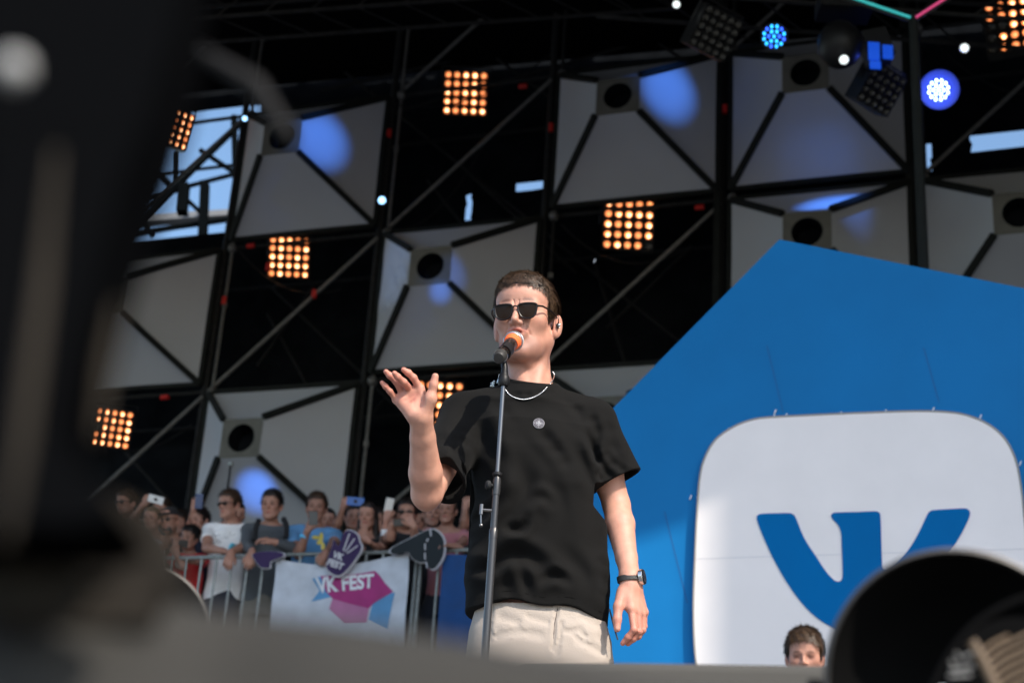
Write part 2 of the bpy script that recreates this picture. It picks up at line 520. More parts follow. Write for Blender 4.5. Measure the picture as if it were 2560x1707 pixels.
for (c0, r0, c1, r1, sag) in [(2.05, 1.0, 2.6, .35, .5), (1.1, 1.05, 1.75, 1.35, .3), (3.1, 1.1, 3.75, 1.3, .35), (2.1, 2.05, 2.95, 2.3, .4), (0.1, 2.1, .9, 2.2, .5), (5.1, .1, 5.9, .4, .6), (3.1, .0, 3.9, -.1, .4), (2.0, .1, 2.95, -.2, .35), (1.0, 0.0, 1.9, -.15, .3), (4.05, -.1, 4.9, .0, .3)]:
    a_, b_ = node(c0, r0, .04), node(c1, r1, -.2)
    MB().tube([a_ + (b_ - a_) * k / 12 - ZU * sag * 4 * (k / 12) * (1 - k / 12) for k in range(13)], .011, 6).build('slack_cable', M_blackp, sc, smooth=True)
for c_ in (1, 2, 3, 4, 5):
    for r_ in (0, 1, 2): MB().lathe([(-.05, .055), (-.02, .075), (.02, .075), (.05, .055)], node(c_ + .045, r_ + .02, -.03), FD, 10).build('clamp', M_steel, sc, smooth=True)
for (a, b) in [((3, 1), (2, 0)), ((2, 2), (1, 1)), ((4, 2), (3, 1)), ((3, 3), (2, 2)), ((2.5, 1), (2, .3)), ((1.5, 2), (1, 1.2)), ((3.4, 2), (3.1, 1)), ((3.7, 1.0), (3.2, 1.5)), ((1.0, 1.6), (1.3, 1.02)), ((1.8, 2), (2.0, 1.7)), ((2.2, .2), (3, 1.1)),
               ((0, 2), (1, 3)), ((4, 0), (3, -1)), ((3, 0), (2, -1)), ((2, 0), (1, -1)), ((1, -.1), (5, -.9)), ((1.2, -.5), (6, -1.1))]:
    MB().tube([node(a[0], a[1], -1.4), node(b[0], b[1], -1.5)], 0.025, 8).build('rear_brace', M_dsteel, sc)
for (c_, r_, e, ax) in [(1.99, .30, -.02, 'v'), (1.045, 1.40, 0, 'v'), (1.15, 1.0, -.10, 'h'), (3.86, 1.04, -.1, 'h'), (3.0, .40, -.02, 'v'), (4.0, .42, 0, 'v'), (2.045, 2.80, 0, 'v'), (0.72, 2.02, -.1, 'h'), (1.30, 1.18, -.03, 'v'),
                      (2.80, .05, -.1, 'h'), (1.62, 1.40, -.04, 'v')]:
    a_ = node(c_, r_, e); d_ = ZU if ax == 'v' else FD
    MB().tube([a_ - d_ * .06, a_ + d_ * .06], 0.036, 10).build('red_band', M_red, sc)

# ---- black drapes behind and over the facade, with the gaps where daylight comes through
BN = FN; BO = FO - FN * 1.9
def on_back(px, py):
    p = hit(px, py, BO, BN); return ((p - BO) @ FD, p[2])
holes = []
for (x0, y0, x1, y1) in [(300, 305, 612, 575), (1291, 460, 1372, 471), (1166, 487, 1177, 550), (2425, 338, 2700, 353), (2318, 358, 2328, 428)]:
    a = on_back(x0, y0); b = on_back(x1, y1); c = on_back(x1, y0); d = on_back(x0, y1)
    holes.append((min(a[0], d[0]), max(b[0], c[0]), min(b[1], d[1]), max(a[1], c[1])))
us = sorted(set([-14.0, 16.0] + [h[0] for h in holes] + [h[1] for h in holes]))
zs = sorted(set([0.0, 16.4] + [h[2] for h in holes] + [h[3] for h in holes]))
m = MB()
for i in range(len(us) - 1):
    for j in range(len(zs) - 1):
        uc, zc = (us[i] + us[i + 1]) / 2, (zs[j] + zs[j + 1]) / 2
        if any(h[0] < uc < h[1] and h[2] < zc < h[3] for h in holes): continue
        q = [BO + FD * u + ZU * (z - BO[2]) for u, z in ((us[i], zs[j]), (us[i + 1], zs[j]), (us[i + 1], zs[j + 1]), (us[i], zs[j + 1]))]
        m.add(q, [(0, 1, 2, 3)])
me = m.mesh('back_drape')
bm = bmesh.new(); bm.from_mesh(me); bmesh.ops.remove_doubles(bm, verts=bm.verts, dist=1e-4); bm.to_mesh(me); bm.free()
bd = obj('back_drape', me, M_black, label='black drapes closing the rear of the stage behind the scaffold', cat='drape')
so = bd.modifiers.new('thick', 'SOLIDIFY'); so.thickness = 0.03
# see-through sheets added outside the gaps only to dim the sky behind them
M_dimmer = bpy.data.materials.new('sky_dimmer_sheet'); M_dimmer.use_nodes = True
_n = M_dimmer.node_tree; _n.nodes.clear(); _o = _n.nodes.new('ShaderNodeOutputMaterial'); _t = _n.nodes.new('ShaderNodeBsdfTransparent'); _d = _n.nodes.new('ShaderNodeBsdfDiffuse'); _x = _n.nodes.new('ShaderNodeMixShader')
_t.inputs[0].default_value = (.84, .90, .92, 1); _d.inputs[0].default_value = (.10, .13, .16, 1); _x.inputs[0].default_value = .08
_n.links.new(_t.outputs[0], _x.inputs[1]); _n.links.new(_d.outputs[0], _x.inputs[2]); _n.links.new(_x.outputs[0], _o.inputs[0])
MB().poly([P(200, 200, 34.5), P(700, 200, 34.5), P(700, 700, 34.5), P(200, 700, 34.5)], (0, -1, 0), .01).build('sky_dimmer', M_dimmer, label='added see-through sheet dimming the sky gap at the upper left', cat='dimming sheet')
MB().poly([P(1100, 420, 34.5), P(2900, 300, 34.5), P(2900, 480, 34.5), P(1100, 600, 34.5)], (0, -1, 0), .01).build('sky_dimmer', M_dimmer, label='added see-through sheet dimming the sky behind the narrow slits in the rear drape', cat='dimming sheet')
# far truss seen against the sky in the gap at the upper left
M_sil = mat('silhouette_black', (.003, .004, .0045), .9, spec=0)  # near black puts the backlit silhouette into the colour
ft = empty('side_truss', P(500, 560, 31), 'dark truss silhouetted against the sky gap at the upper left', 'truss')
def ln(m, x0, y0, x1, y1, y, r): m.tube([P(x0, y0, y), P(x1, y1, y)], r, 6)
for (x0, y0, x1, y1, r, nm) in [(280, 620, 620, 290, .085, 'chord'), (340, 500, 600, 432, .06, 'chord'), (300, 588, 600, 545, .07, 'chord'), (585, 290, 592, 560, .07, 'post'), (437, 380, 437, 480, .06, 'post'),
                           (500, 375, 592, 436, .06, 'lacing'), (370, 415, 440, 478, .07, 'lacing'), (360, 395, 425, 470, .05, 'lacing'), (460, 492, 505, 535, .05, 'lacing'), (330, 520, 380, 590, .06, 'lacing')]:
    mm = MB(); ln(mm, x0, y0, x1, y1, 30.5, r); mm.build(nm, M_sil, ft)
for (x0, x1, y0, y1) in [(445, 470, 455, 525), (500, 520, 450, 590)]:
    mm = MB(); mm.poly([P(x0, y0, 30.3), P(x1, y0, 30.3), P(x1 - 6, y1, 30.3), P(x0 - 6, y1, 30.3)], (0, -1, 0), .3); mm.build('hanging_case', M_sil, ft)
mm = MB(); mm.poly([P(290, 540, 32), P(585, 522, 32), P(585, 536, 32), P(290, 556, 32)], (0, -1, 0), .3); mm.build('pale_beam', mat('pale_beam', (.16, .17, .18), .8), ft)

# ---- roof and wings: they shade everything but the front of the stage
yb = lambda x: (FO - FN * 1.95 + FD * ((x - FO[0]) / FD[0]))[1]
zr = lambda y: 12.0 + (y - 2.79) * 4.3 / 21.0
m = MB(); lo4 = [(-22, 2.79, 12.0), (24, 2.79, 12.0), (24, yb(24), zr(yb(24))), (-22, yb(-22), min(16.5, zr(yb(-22))))]
m.add([np.array(p) for p in lo4] + [np.array(p) + ZU * .3 for p in lo4], [(0, 1, 2, 3), (4, 5, 6, 7), (0, 4, 5, 1), (1, 5, 6, 2), (2, 6, 7, 3), (3, 7, 4, 0)])
m.build('stage_roof', M_roof, label='huge black flat roof over the stage, dark along the top of the picture', cat='roof')
m = MB()
m.box((15.5, 9, 7.5), (0.4, 18, 15))
rw = m.build('side_drape', M_black, label='black drape wall closing the right wing of the stage', cat='drape')
m = MB(); m.box((10.95 + 2.5, -4, 14), (5.0, 1.2, 28)); pt = m.build('speaker_tower', M_black, label='tall black speaker tower out of frame to the right, shading half the signboard', cat='speaker tower')
# ================================================================== SIGNBOARD
BYAW = rad(-15.5)
bd_u = np.array([math.cos(BYAW), math.sin(BYAW), 0]); bd_n = np.array([math.sin(BYAW), -math.cos(BYAW), 0])
bd_o = P(1950, 1200, 9.2)
def BP(px, py, e=0.0): return hit(px, py, bd_o, bd_n) + bd_n * e
M_blue = mat('sign_blue', (0.009, 0.160, 0.41), 0.42, noise=0.05, nscale=2, bump=0.1, bscale=2.5, spec=0.06)
M_blue2 = mat('emblem_blue', (0.0, 0.130, 0.37), 0.6, noise=0.05, nscale=2, spec=0.06)
M_white = mat('sign_white', (0.84, 0.79, 0.765), 0.7, noise=0.03, nscale=3, bump=0.05, bscale=3)
M_edge = mat('sign_edge', (0.30, 0.28, 0.25), 0.6)
sb = empty('signboard', BP(1950, 2300), 'large blue angular signboard with a white rounded square behind the singer', 'signboard')
out = [(1790 * D, 550 * D), (2352 * D, 662 * D), (3000 * D, 791 * D), (3000 * D, 1900 * D), (1180 * D, 1900 * D), (1180 * D, 1168 * D), (1420 * D, 925 * D)]
MB().poly([BP(*p) for p in out], bd_n, 0.12).build('board_panel', M_blue, sb)
Z = lambda x, y: (1280 + x / 1.836, 853 + y / 1.836)
wh = [(1170, 362), (1330, 353), (1500, 345), (1680, 338), (1850, 333), (1980, 336), (2080, 350), (2180, 390), (2258, 455), (2308, 550), (2335, 680), (2352, 840), (2365, 1000), (2372, 1250), (2360, 1500), (2310, 1640), (2200, 1730), (1950, 1780), (1600, 1790), (1200, 1780), (1000, 1740), (890, 1640), (850, 1480), (838, 1250), (845, 1000), (854, 800), (866, 640), (890, 545), (940, 462), (1020, 405), (1095, 375)]
wp = spline([BP(*Z(*p), 0.05) for p in wh], 5, True)
MB().poly(wp, bd_n, 0.049).build('white_panel', M_white, sb)
m = MB(); m.tube(wp, 0.006, 6, closed=True); m.build('panel_edge', M_edge, sb)
em = [(1128, 825), (1136, 808), (1155, 803), (1215, 801), (1272, 800), (1295, 806), (1310, 830), (1345, 915), (1400, 1000), (1445, 1068), (1480, 1105), (1500, 1113), (1515, 1105), (1520, 1080), (1519, 1020), (1516, 950), (1513, 890), (1500, 855), (1478, 832), (1468, 815), (1474, 802), (1495, 797), (1580, 795), (1665, 792), (1685, 797), (1693, 815), (1696, 900), (1699, 1000), (1702, 1045), (1712, 1061), (1730, 1060), (1775, 1025), (1830, 955), (1875, 875), (1903, 815), (1918, 792), (1945, 786), (2010, 782), (2075, 779), (2095, 785), (2102, 805), (2085, 850), (2050, 915), (2000, 990), (1945, 1055), (1900, 1100), (1895, 1125), (1925, 1160), (1990, 1220), (2040, 1285), (2062, 1335), (2040, 1362), (1960, 1368), (1890, 1366), (1860, 1350), (1810, 1290), (1760, 1245), (1720, 1235), (1710, 1260), (1710, 1330), (1700, 1360), (1660, 1372), (1590, 1365), (1490, 1330), (1400, 1275), (1330, 1205), (1262, 1110), (1200, 1000), (1150, 890)]
ep = spline([BP(*Z(*p), 0.058) for p in em], 3, True)
MB().poly(ep, bd_n, 0.007).build('emblem', M_blue2, sb)
M_seam = mat('seam', (0.010, 0.07, 0.22), 0.7)
for pts in ([(1170, 20), (1245, 325)], [(700, 780), (805, 1200)], [(1890, 30), (1960, 280)]):
    a, b = BP(*Z(*pts[0]), .0), BP(*Z(*pts[1]), .0)
    mm = MB(); flatbar(mm, a + bd_n * .001, b + bd_n * .001, 0.004, 0.002, bd_n); mm.build('seam', M_seam, sb)
M_sw = mat('white_seam', (.66, .64, .65), .6)
for y0 in (1008,):
    a, b = BP(*Z(850, y0), .051), BP(*Z(2350, y0 - 45), .051)
    mm = MB(); flatbar(mm, a, b, 0.004, 0.002, bd_n); mm.build('seam', M_sw, sb)
M_tie = mat('white_tie', (.7, .72, .75), .4)
for (x, y) in [(1208, 325), (1203, 345), (1258, 343), (1508, 335), (1714, 325), (1933, 315), (2150, 348), (2332, 562), (992, 410), (885, 543), (820, 718), (853, 708), (843, 985), (846, 1398), (380, -366)]:
    p = BP(*Z(x, y), .004); mm = MB(); mm.box(p + bd_n * .003, (.006, .016, .028), rotm(0, 0, .35) @ np.eye(3)); mm.build('cable_tie', M_tie, sb)

# ================================================================== STAGE LIGHTS
M_lampglass = mat('unlit_lamp', (0.16, 0.16, 0.15), 0.25, metal=0.6)
M_warm = mat('warm_bulb', (1, .6, .3), .3, emit=(1.0, 0.33, 0.11), estr=.42)
M_warmc = mat('bulb_filament', (1, .8, .6), .3, emit=(1.0, 0.60, 0.32), estr=2.2)
M_warmd = mat('dim_filament', (1, .6, .4), .3, emit=(1.0, 0.45, 0.20), estr=.8)
M_refl = mat('lamp_reflector', (0.30, 0.13, 0.06), 0.3, metal=0.7, emit=(1.0, .33, .12), estr=0.10)
def frame_at(c, facing, roll=0.0):
    n = np.array(facing, float); n /= np.linalg.norm(n)
    u = np.cross(ZU, n); u /= np.linalg.norm(u); v = np.cross(n, u)
    cr, sr = math.cos(roll), math.sin(roll)
    return np.stack([u * cr + v * sr, v * cr - u * sr, n], 1)
def matrix_light(c, size, facing, label, lit=True, roll=0.0, dead=(), off=(0, 0)):
    """square lamp of five by five round bulbs"""
    c = np.array(c, float); R = frame_at(c, facing, roll); g = size / 5.0
    t = empty('matrix_light', c, label, 'stage light', 'square lamps of five by five bulbs')
    W = lambda x, y, z: c + R @ np.array([x, y, z])
    m = MB(); m.box(W(0, 0, -.11), (size * 1.02, size * 1.02, .16), R)
    for k in range(6):
        q = (k - 2.5) * g
        m.box(W(q, 0, .0), (g * .07, size * 1.0, .056), R); m.box(W(0, q, .0005), (size * 1.0, g * .07, .054), R)
    m.build('housing', M_blackp, t)
    yk = MB(); yk.tube([W(-size * .56, 0, -.1), W(-size * .56, size * .62, -.1), W(size * .56, size * .62, -.1), W(size * .56, 0, -.1)], .012, 6); yk.build('yoke', M_blackp, t)
    rb_ = random.Random(int(abs(c[0]) * 100))
    for i in range(5):
        for j in range(5):
            x, y = (i - 2) * g, (j - 2) * g
            on = lit and (i, j) not in dead
            b = MB(); b.lathe([(-.02, g * .16), (.016, g * .34), (.020, g * .36), (.016, g * .31), (-.018, g * .1)], W(x, y, 0), R[:, 2], 14)
            o = b.build('bulb', M_refl if on else M_lampglass, t, smooth=True)
            if on:
                q = rb_.random()
                f = MB(); f.lathe([(.004, g * .20), (.018, g * .26), (.006, g * .30)], W(x + off[0] * g, y + off[1] * g, .006), R[:, 2], 14); f.build('glow_ring', M_warm, o, smooth=True)
                f = MB(); f.ball(W(x + (off[0] + .06) * g, y + (off[1] - .08) * g, .020 + g * .05), g * (.10 + .09 * q), 8, 5); f.build('filament', M_warmc if q > .45 else M_warmd, o)
    return t
FC = FN * 1.0
def cellpt(px, py, e=-0.25): return hit(px, py, FO + FN * e, FN)
toC = np.array([-.05, -1.0, -.42])
matrix_light(cellpt(431, 318, .3), .58, toC + np.array([.75, 0, 0]), 'warm bulb lamp with several dead bulbs beside the sky gap at the upper left', dead=((0, 3), (0, 4), (1, 3), (0, 2)))
matrix_light(cellpt(1164, 235), .66, toC, 'lit warm bulb lamp in the dark bay at top centre, level with the upper pyramids', off=(-.05, .1))
matrix_light(cellpt(723, 643), .62, toC, 'lit warm bulb lamp hanging under the upper left pyramid, left of the singer')
matrix_light(cellpt(1571, 562), .70, toC, 'warm bulb lamp above right of the singer with one dead corner bulb', dead=((4, 0),))
matrix_light(cellpt(280, 1070, .3), .55, toC + np.array([.3, 0, 0]), 'warm bulb lamp at the lower left, beside the blurred black fixture', dead=((0, 2),))
matrix_light(cellpt(1098, 1012), .66, toC, 'warm bulb lamp seen between the raised hand and the singer shoulder')
matrix_light(P(2535, 62, 15), .62, (-.5, -1, -.25), 'warm bulb lamp in the top right corner of the picture', dead=((0, 2), (0, 1), (0, 0), (1, 2)))
matrix_light(P(1787, 82, 13.0), .42, (.35, -1, -.75), 'unlit bulb lamp hanging top right, left of the cyan blue spotlight', lit=False, roll=-.2)
matrix_light(P(2202, 222, 13.0), .40, (.45, -1, -.75), 'unlit bulb lamp hanging below the blue lit moving head at the right', lit=False, roll=-.2)

def led_par(c, R_, facing, label, cols, mcan=M_blackp):
    c = np.array(c, float); R = frame_at(c, facing)
    t = empty('led_par', c, label, 'stage light')
    W = lambda x, y, z: c + R @ np.array([x, y, z])
    m = MB(); m.lathe([(-.26, R_ * .5), (-.24, R_ * .8), (-.05, R_ * 1.12), (.03, R_ * 1.16), (.03, R_ * 1.08), (0, R_ * 1.05)], c, R[:, 2], 28); m.build('can', M_blackp, t, smooth=True)
    if mcan is not M_blackp: MB().lathe([(.0, R_ * 1.04), (.004, R_ * 1.0)], c, R[:, 2], 28).build('glow_plate', mcan, t)  # blue emission put in for the glow behind the diodes
    k = 0
    for ring, n in ((0, 1), (.45, 6), (.86, 12)):
        for i in range(n):
            a = 2 * math.pi * (i + .5 * (ring > .5)) / n
            mm = MB(); mm.ball(W(R_ * ring * math.cos(a), R_ * ring * math.sin(a), .012), (R_ * .115, R_ * .150, .012), 10, 6, R)
            mm.build('led', cols[k % len(cols)], t); k += 1
    return t
mb1 = mat('led_cyan', (0, .5, 1), .3, emit=(.03, .40, 1.0), estr=1.6)
mb2 = mat('led_blue', (0, .2, 1), .3, emit=(.03, .10, 1.0), estr=1.6)
mb3 = mat('led_white_blue', (.8, .9, 1), .3, emit=(.50, .70, 1.0), estr=3.5)
led_par(P(1935, 92, 13.2), .115, (-.1, -1, -.5), 'round spotlight of cyan and blue diodes under the roof truss', [mb1, mb2, mb1, mb1, mb2, mb1, mb1])
lp = led_par(P(2346, 226, 13.2), .108, (-.1, -1, -.5), 'round spotlight of glaring white blue diodes with a deep blue glow', [mb3], mat('blue_plate', (0, .02, .8), .4, emit=(.0, .02, 1.0), estr=.22))
MB().lathe([(.03, .118), (.06, .190), (.05, .192), (.02, .12)], P(2346, 226, 13.2), frame_at(P(2346, 226, 13.2), (-.1, -1, -.5))[:, 2], 32, closed=False).build('glow_catch_ring', mat('catch_ring_grey', (.05, .05, .06), .5), lp, smooth=True)  # added ring that the point lamp turns blue, standing for the glow
m = MB(); m.lathe([(0, .25), (.02, .25)], P(2346, 226, 13.32), (-.1, -1, -.5), 32); 
l = bpy.data.lights.new('par_glow', 'POINT'); l.energy = 5; l.color = (.04, .10, 1); l.shadow_soft_size = .1
o = bpy.data.objects.new('par_glow', l); COL.objects.link(o); o.parent = lp; o.location = Vector((0, -.10, -.05))

def small_lamp(c, r, label, m_, y):
    p = P(c[0], c[1], y)
    t = empty('small_lamp', p, label, 'lamp')
    MB().lathe([(-.10, r * .7), (-.02, r * 1.3), (.0, r * 1.35), (.0, r * 1.0)], p, (0, -1, -.4), 16).build('can', M_blackp, t, smooth=True)
    MB().ball(p, r, 14, 8).build('bulb', m_, t, smooth=True)
mw = mat('small_white_glow', (1, 1, 1), .3, emit=(.85, .95, .95), estr=.6)
mlb = mat('small_blue_glow', (.4, .6, 1), .3, emit=(.3, .6, 1), estr=1.6)
small_lamp((1691, 12), .036, 'small white lamp at the top edge, above the unlit bulb lamp', mw, 13)
small_lamp((2411, 121), .042, 'small white lamp at the right, between glaring blue spotlight and top corner', mw, 13)
small_lamp((955, 501), .05, 'tiny bluish lamp on the post right of the upper left pyramid', mlb, 19.5)
small_lamp((612, 297), .035, 'tiny bluish lamp at the top left corner of the upper left pyramid', mlb, 19.5)
# moving head with its lens lit white and blue window glass
mh = empty('moving_head', P(2110, 120, 12.6), 'black moving head light with a white glowing eye and blue lit window', 'stage light')
pc = P(2100, 112, 12.6)
MB().ball(pc, (.21, .2, .24), 20, 14).build('head', M_blackp, mh, smooth=True)
MB().box(P(2190, 120, 12.7), (.24, .2, .30), rotm(0, 0, -.3)).build('yoke_arm', M_blackp, mh)
MB().box(P(2110, 20, 12.7), (.5, .3, .16)).build('base', M_blackp, mh)
MB().ball(P(2110, 150, 12.38), .042, 14, 8).build('lens', mw, mh, smooth=True)
mwin = mat('blue_window', (.02, .1, .6), .3, emit=(.01, .10, .85), estr=.25)
for (x0, y0, x1, y1) in [(2171, 105, 2199, 148), (2207, 112, 2232, 145), (2175, 152, 2202, 170)]:
    MB().poly([P(x0, y0, 12.5), P(x1, y0 + 2, 12.5), P(x1 + 1, y1 + 2, 12.5), P(x0 + 1, y1, 12.5)], (0, -1, 0), .02).build('window', mwin, mh)
# LED strips meeting at the corner post
for (a, b, col, lb) in [((2010, -46), (2276, 44), (0.05, .55, .55), 'glowing teal light strip running down to the corner at the top right'), ((2290, 44), (2420, -40), (.75, .08, .25), 'glowing pink light strip rising from the corner at the top right')]:
    mm_ = mat('strip_' + lb[8:12], col, .4, emit=col, estr=.26)
    t = empty('light_strip', P(*b, 12), lb, 'light strip')
    pa, pb = P(*a, 12), P(*b, 12)
    mm = MB(); flatbar(mm, pa - np.array([0, -.03, 0]), pb - np.array([0, -.03, 0]), .05, .03, np.array([0, -1, -.4])); mm.build('channel', M_blackp, t)
    N_ = 60 if a[0] < 2200 else 30; mm = MB()
    for k in range(N_):
        p = pa + (pb - pa) * (k + .5) / N_; mm.ball(p, .014, 6, 4)
    mm.build('diodes', mm_, t)
mcp = MB(); mcp.tube([P(2283, 40, 12.05), P(2283, 40, 12.05) + np.array([0, 0, -9.0])], .045, 10); mcp.build('corner_post', M_frame, label='dark vertical post below the corner of the light strips', cat='post')
# roof trusses
for (yy, pts_, lb) in [(13.4, [(1500, -30), (2700, 60)], 'dark box truss across the top right carrying the spotlights'), (15.5, [(300, 60), (1700, -40)], 'faint dark truss under the roof at the top centre')]:
    t = empty('roof_truss', P(*pts_[0], yy), lb, 'truss')
    a, b = P(*pts_[0], yy), P(*pts_[1], yy)
    d = (b - a); L_ = np.linalg.norm(d); n_ = int(L_ / .5)
    offs = [np.array([0, 0, 0]), np.array([0, .5, 0]), np.array([0, 0, .5]), np.array([0, .5, .5])]
    for o_ in offs: MB().tube([a + o_, b + o_], .025, 8).build('chord', M_dsteel, t)
    mm = MB()
    for k in range(n_):
        p, q = a + d * k / n_, a + d * (k + 1) / n_
        mm.tube([p, q + offs[2]], .012, 5); mm.tube([p + offs[1], q + offs[1]], .012, 5) if False else mm.tube([p + offs[2], q + offs[3]], .012, 5)
        mm.tube([p + offs[0], q + offs[1]], .012, 5)
    mm.build('lacing', M_dsteel, t)

# coloured beams that the rig throws on the fabric (unseen spot lamps without fixtures, set close in front of it)
def beam(src, dst, energy, size, blend, col=(.08, .27, 1.0)):
    l = bpy.data.lights.new('rig_beam', 'SPOT'); l.energy = energy; l.color = col; l.spot_size = rad(size); l.spot_blend = blend; l.shadow_soft_size = .05
    o = bpy.data.objects.new('rig_beam', l); COL.objects.link(o)
    o.location = Vector(src); o.rotation_euler = (Vector(dst) - Vector(src)).to_track_quat('-Z', 'Y').to_euler()
def face_pt(px, py, c, r, k):
    """where the line of sight meets face k of the pyramid in bay (c, r)"""
    q = [node(c, r), node(c + 1, r), node(c + 1, r + 1), node(c, r + 1)]
    h = [node(c + .5 - PA, r + .5 - PA, PE), node(c + .5 + PA, r + .5 - PA, PE), node(c + .5 + PA, r + .5 + PA, PE), node(c + .5 - PA, r + .5 + PA, PE)]
    n = np.cross(q[(k + 1) % 4] - q[k], h[k] - q[k]); n /= np.linalg.norm(n)
    if n @ FN < 0: n = -n
    return hit(px, py, q[k], n), n
for (px, py, c, r, k, e, s_) in [(800, 345, 1, 0, 1, 60, 22), (1672, 215, 3, 0, 1, 60, 22), (2085, 497, 4, 1, 0, 110, 20), (640, 1225, 1, 2, 2, 50, 19), (1120, 680, 2, 1, 1, 18, 14), (1100, 728, 2, 1, 2, 25, 10), (2050, 400, 4, 0, 2, 2, 34)]:
    p, n = face_pt(px, py, c, r, k)
    src = p + n * 2.0 + np.array([0.3, -.8, .8])
    beam(src, p, e * 3.2, s_ * .98, 1.0)
p, n = face_pt(985, 650, 2, 1, 3); beam(p + n * 2.2, p, 16, 40, .8, (.35, .55, 1.0))  # added lamp for the bluish light reflected onto the left face
# ================================================================== PEOPLE
M_skin = mat('skin', (0.53, 0.27, 0.19), 0.50, noise=0.11, nscale=38, bump=0.25, bscale=420, sss=0.12, attr=True, spec=0.4)
M_hair = mat('brown_hair', (0.022, 0.013, 0.008), 0.45, noise=0.5, nscale=60, spec=0.5, attr=False)
M_tee = mat('black_cotton', (0.0080, 0.0078, 0.0074), 0.9, noise=0.15, nscale=5, bump=0.5, bscale=520, sheen=0.02, spec=0.08)
M_pants = mat('beige_cotton', (0.37, 0.315, 0.265), 0.85, noise=0.06, nscale=8, bump=0.3, bscale=260, sheen=0.1)
HS = 1.0
def head_prims(S, H, R, s=1.0, jaw=1.0, fine=False, mouth=0.0, ears=True):
    """head in its own frame: x to its left, -y the face, z up"""
    H = np.array(H, float)
    A = lambda *v: np.array(v) * s
    kw = dict(M=R, o=H)
    S.ell(A(0, .018, .034), A(.0765, .097, .087), .012 * s, **kw)
    S.ell(A(0, -.040, .052), A(.062, .048, .052), .03 * s, **kw)
    S.ell(A(0, -.030, -.034), A(.060 * jaw, .060, .078), .03 * s, **kw)
    for q in (-1, 1):
        S.cone(A(q * .052 * jaw, .010, -.050), A(q * .034 * jaw, -.050, -.088), .015 * s, .016 * s, .042 * s, **kw)
        S.cone(A(q * .034 * jaw, -.050, -.088), A(q * .012, -.076, -.100), .017 * s, .017 * s, .024 * s, **kw)
        S.ell(A(q * .043, -.052, -.014), A(.021, .021, .018), .034 * s, **kw)
    S.ell(A(0, -.080, -.102), A(.019, .014, .015), .016 * s, **kw)
    S.cone(A(-.042, -.071, .026), A(-.014, -.084, .023), .010 * s, .010 * s, .012 * s, **kw)
    S.cone(A(.042, -.071, .026), A(.014, -.084, .023), .010 * s, .010 * s, .012 * s, **kw)
    for q in (-1, 1):
        S.ell(A(q * .032, -.094, .006), A(.019, .014, .012), .013 * s, 's', **kw)
        S.ell(A(q * .032, -.0745, .006), A(.0135, .0125, .0125), .004 * s, **kw)
        if fine: S.cone(A(q * .020, -.087, .013), A(q * .043, -.082, .011), .0032 * s, .0030 * s, .004 * s, **kw)
    S.cone(A(0, -.084, .018), A(0, -.110, -.020), .0066 * s, .0096 * s, .008 * s, **kw)
    S.cone(A(0, -.100, -.026), A(0, -.086, -.030), .009 * s, .009 * s, .008 * s, **kw)
    for q in (-1, 1):
        S.ell(A(q * .0125, -.094, -.026), A(.0078, .0110, .0078), .005 * s, **kw)
        if fine: S.ell(A(q * .0075, -.102, -.0365), A(.0042, .0065, .004), .003 * s, 's', **kw)
    # mouth
    mz = .010 if fine else 0
    S.ell(A(0, -.080, -.058 + mz), A(.026, .014, .018), .014 * s, **kw)
    S.cone(A(-.019, -.0855, -.0575 + mz), A(-.004, -.0945, -.052 + mz), .0040 * s, .0058 * s, .003 * s, **kw)
    S.cone(A(.019, -.0855, -.0575 + mz), A(.004, -.0945, -.052 + mz), .0040 * s, .0058 * s, .003 * s, **kw)
    S.cone(A(-.014, -.0855, -.066 - mouth * .6 + mz), A(.014, -.0855, -.066 - mouth * .6 + mz), .0058 * s, .0058 * s, .006 * s, **kw)
    S.cone(A(0, -.090, -.068 - mouth + mz), A(0.001, -.090, -.068 - mouth + mz), .0062 * s, .0062 * s, .005 * s, **kw)
    if fine: S.ell(A(0, -.094, -.0605 - mouth * .4 + mz), A(.0145, .012, .0022 + mouth * .6), .002 * s, 's', **kw)
    if fine:
        for q in (-1, 1):
            S.cone(A(q * .0065, -.0925, .024), A(q * .0075, -.0885, .036), .0012 * s, .0010 * s, .004 * s, 's', **kw)
    if fine:
        for q in (-1, 1):
            S.chain([A(q * .019, -.0925, -.026), A(q * .028, -.086, -.040), A(q * .033, -.078, -.056)], [.0012 * s, .0016 * s, .0010 * s], .006 * s, op='s', **kw)
    if ears:
        for q in (-1, 1):
            Re = np.array(Matrix.Rotation(q * -.42, 3, 'Z') @ Matrix.Rotation(-.18, 3, 'X'))
            S.ell(A(q * .0845, .018, -.016), A(.0070, .0180, .0315), .008 * s, R=Re, **kw)
            S.ell(A(q * .080, .010, -.038), A(.006, .010, .012), .006 * s, R=Re, **kw)
            if fine:
                S.ell(A(q * .0910, .010, -.016), A(.0045, .0085, .015), .004 * s, 's', R=Re, **kw)
    return S

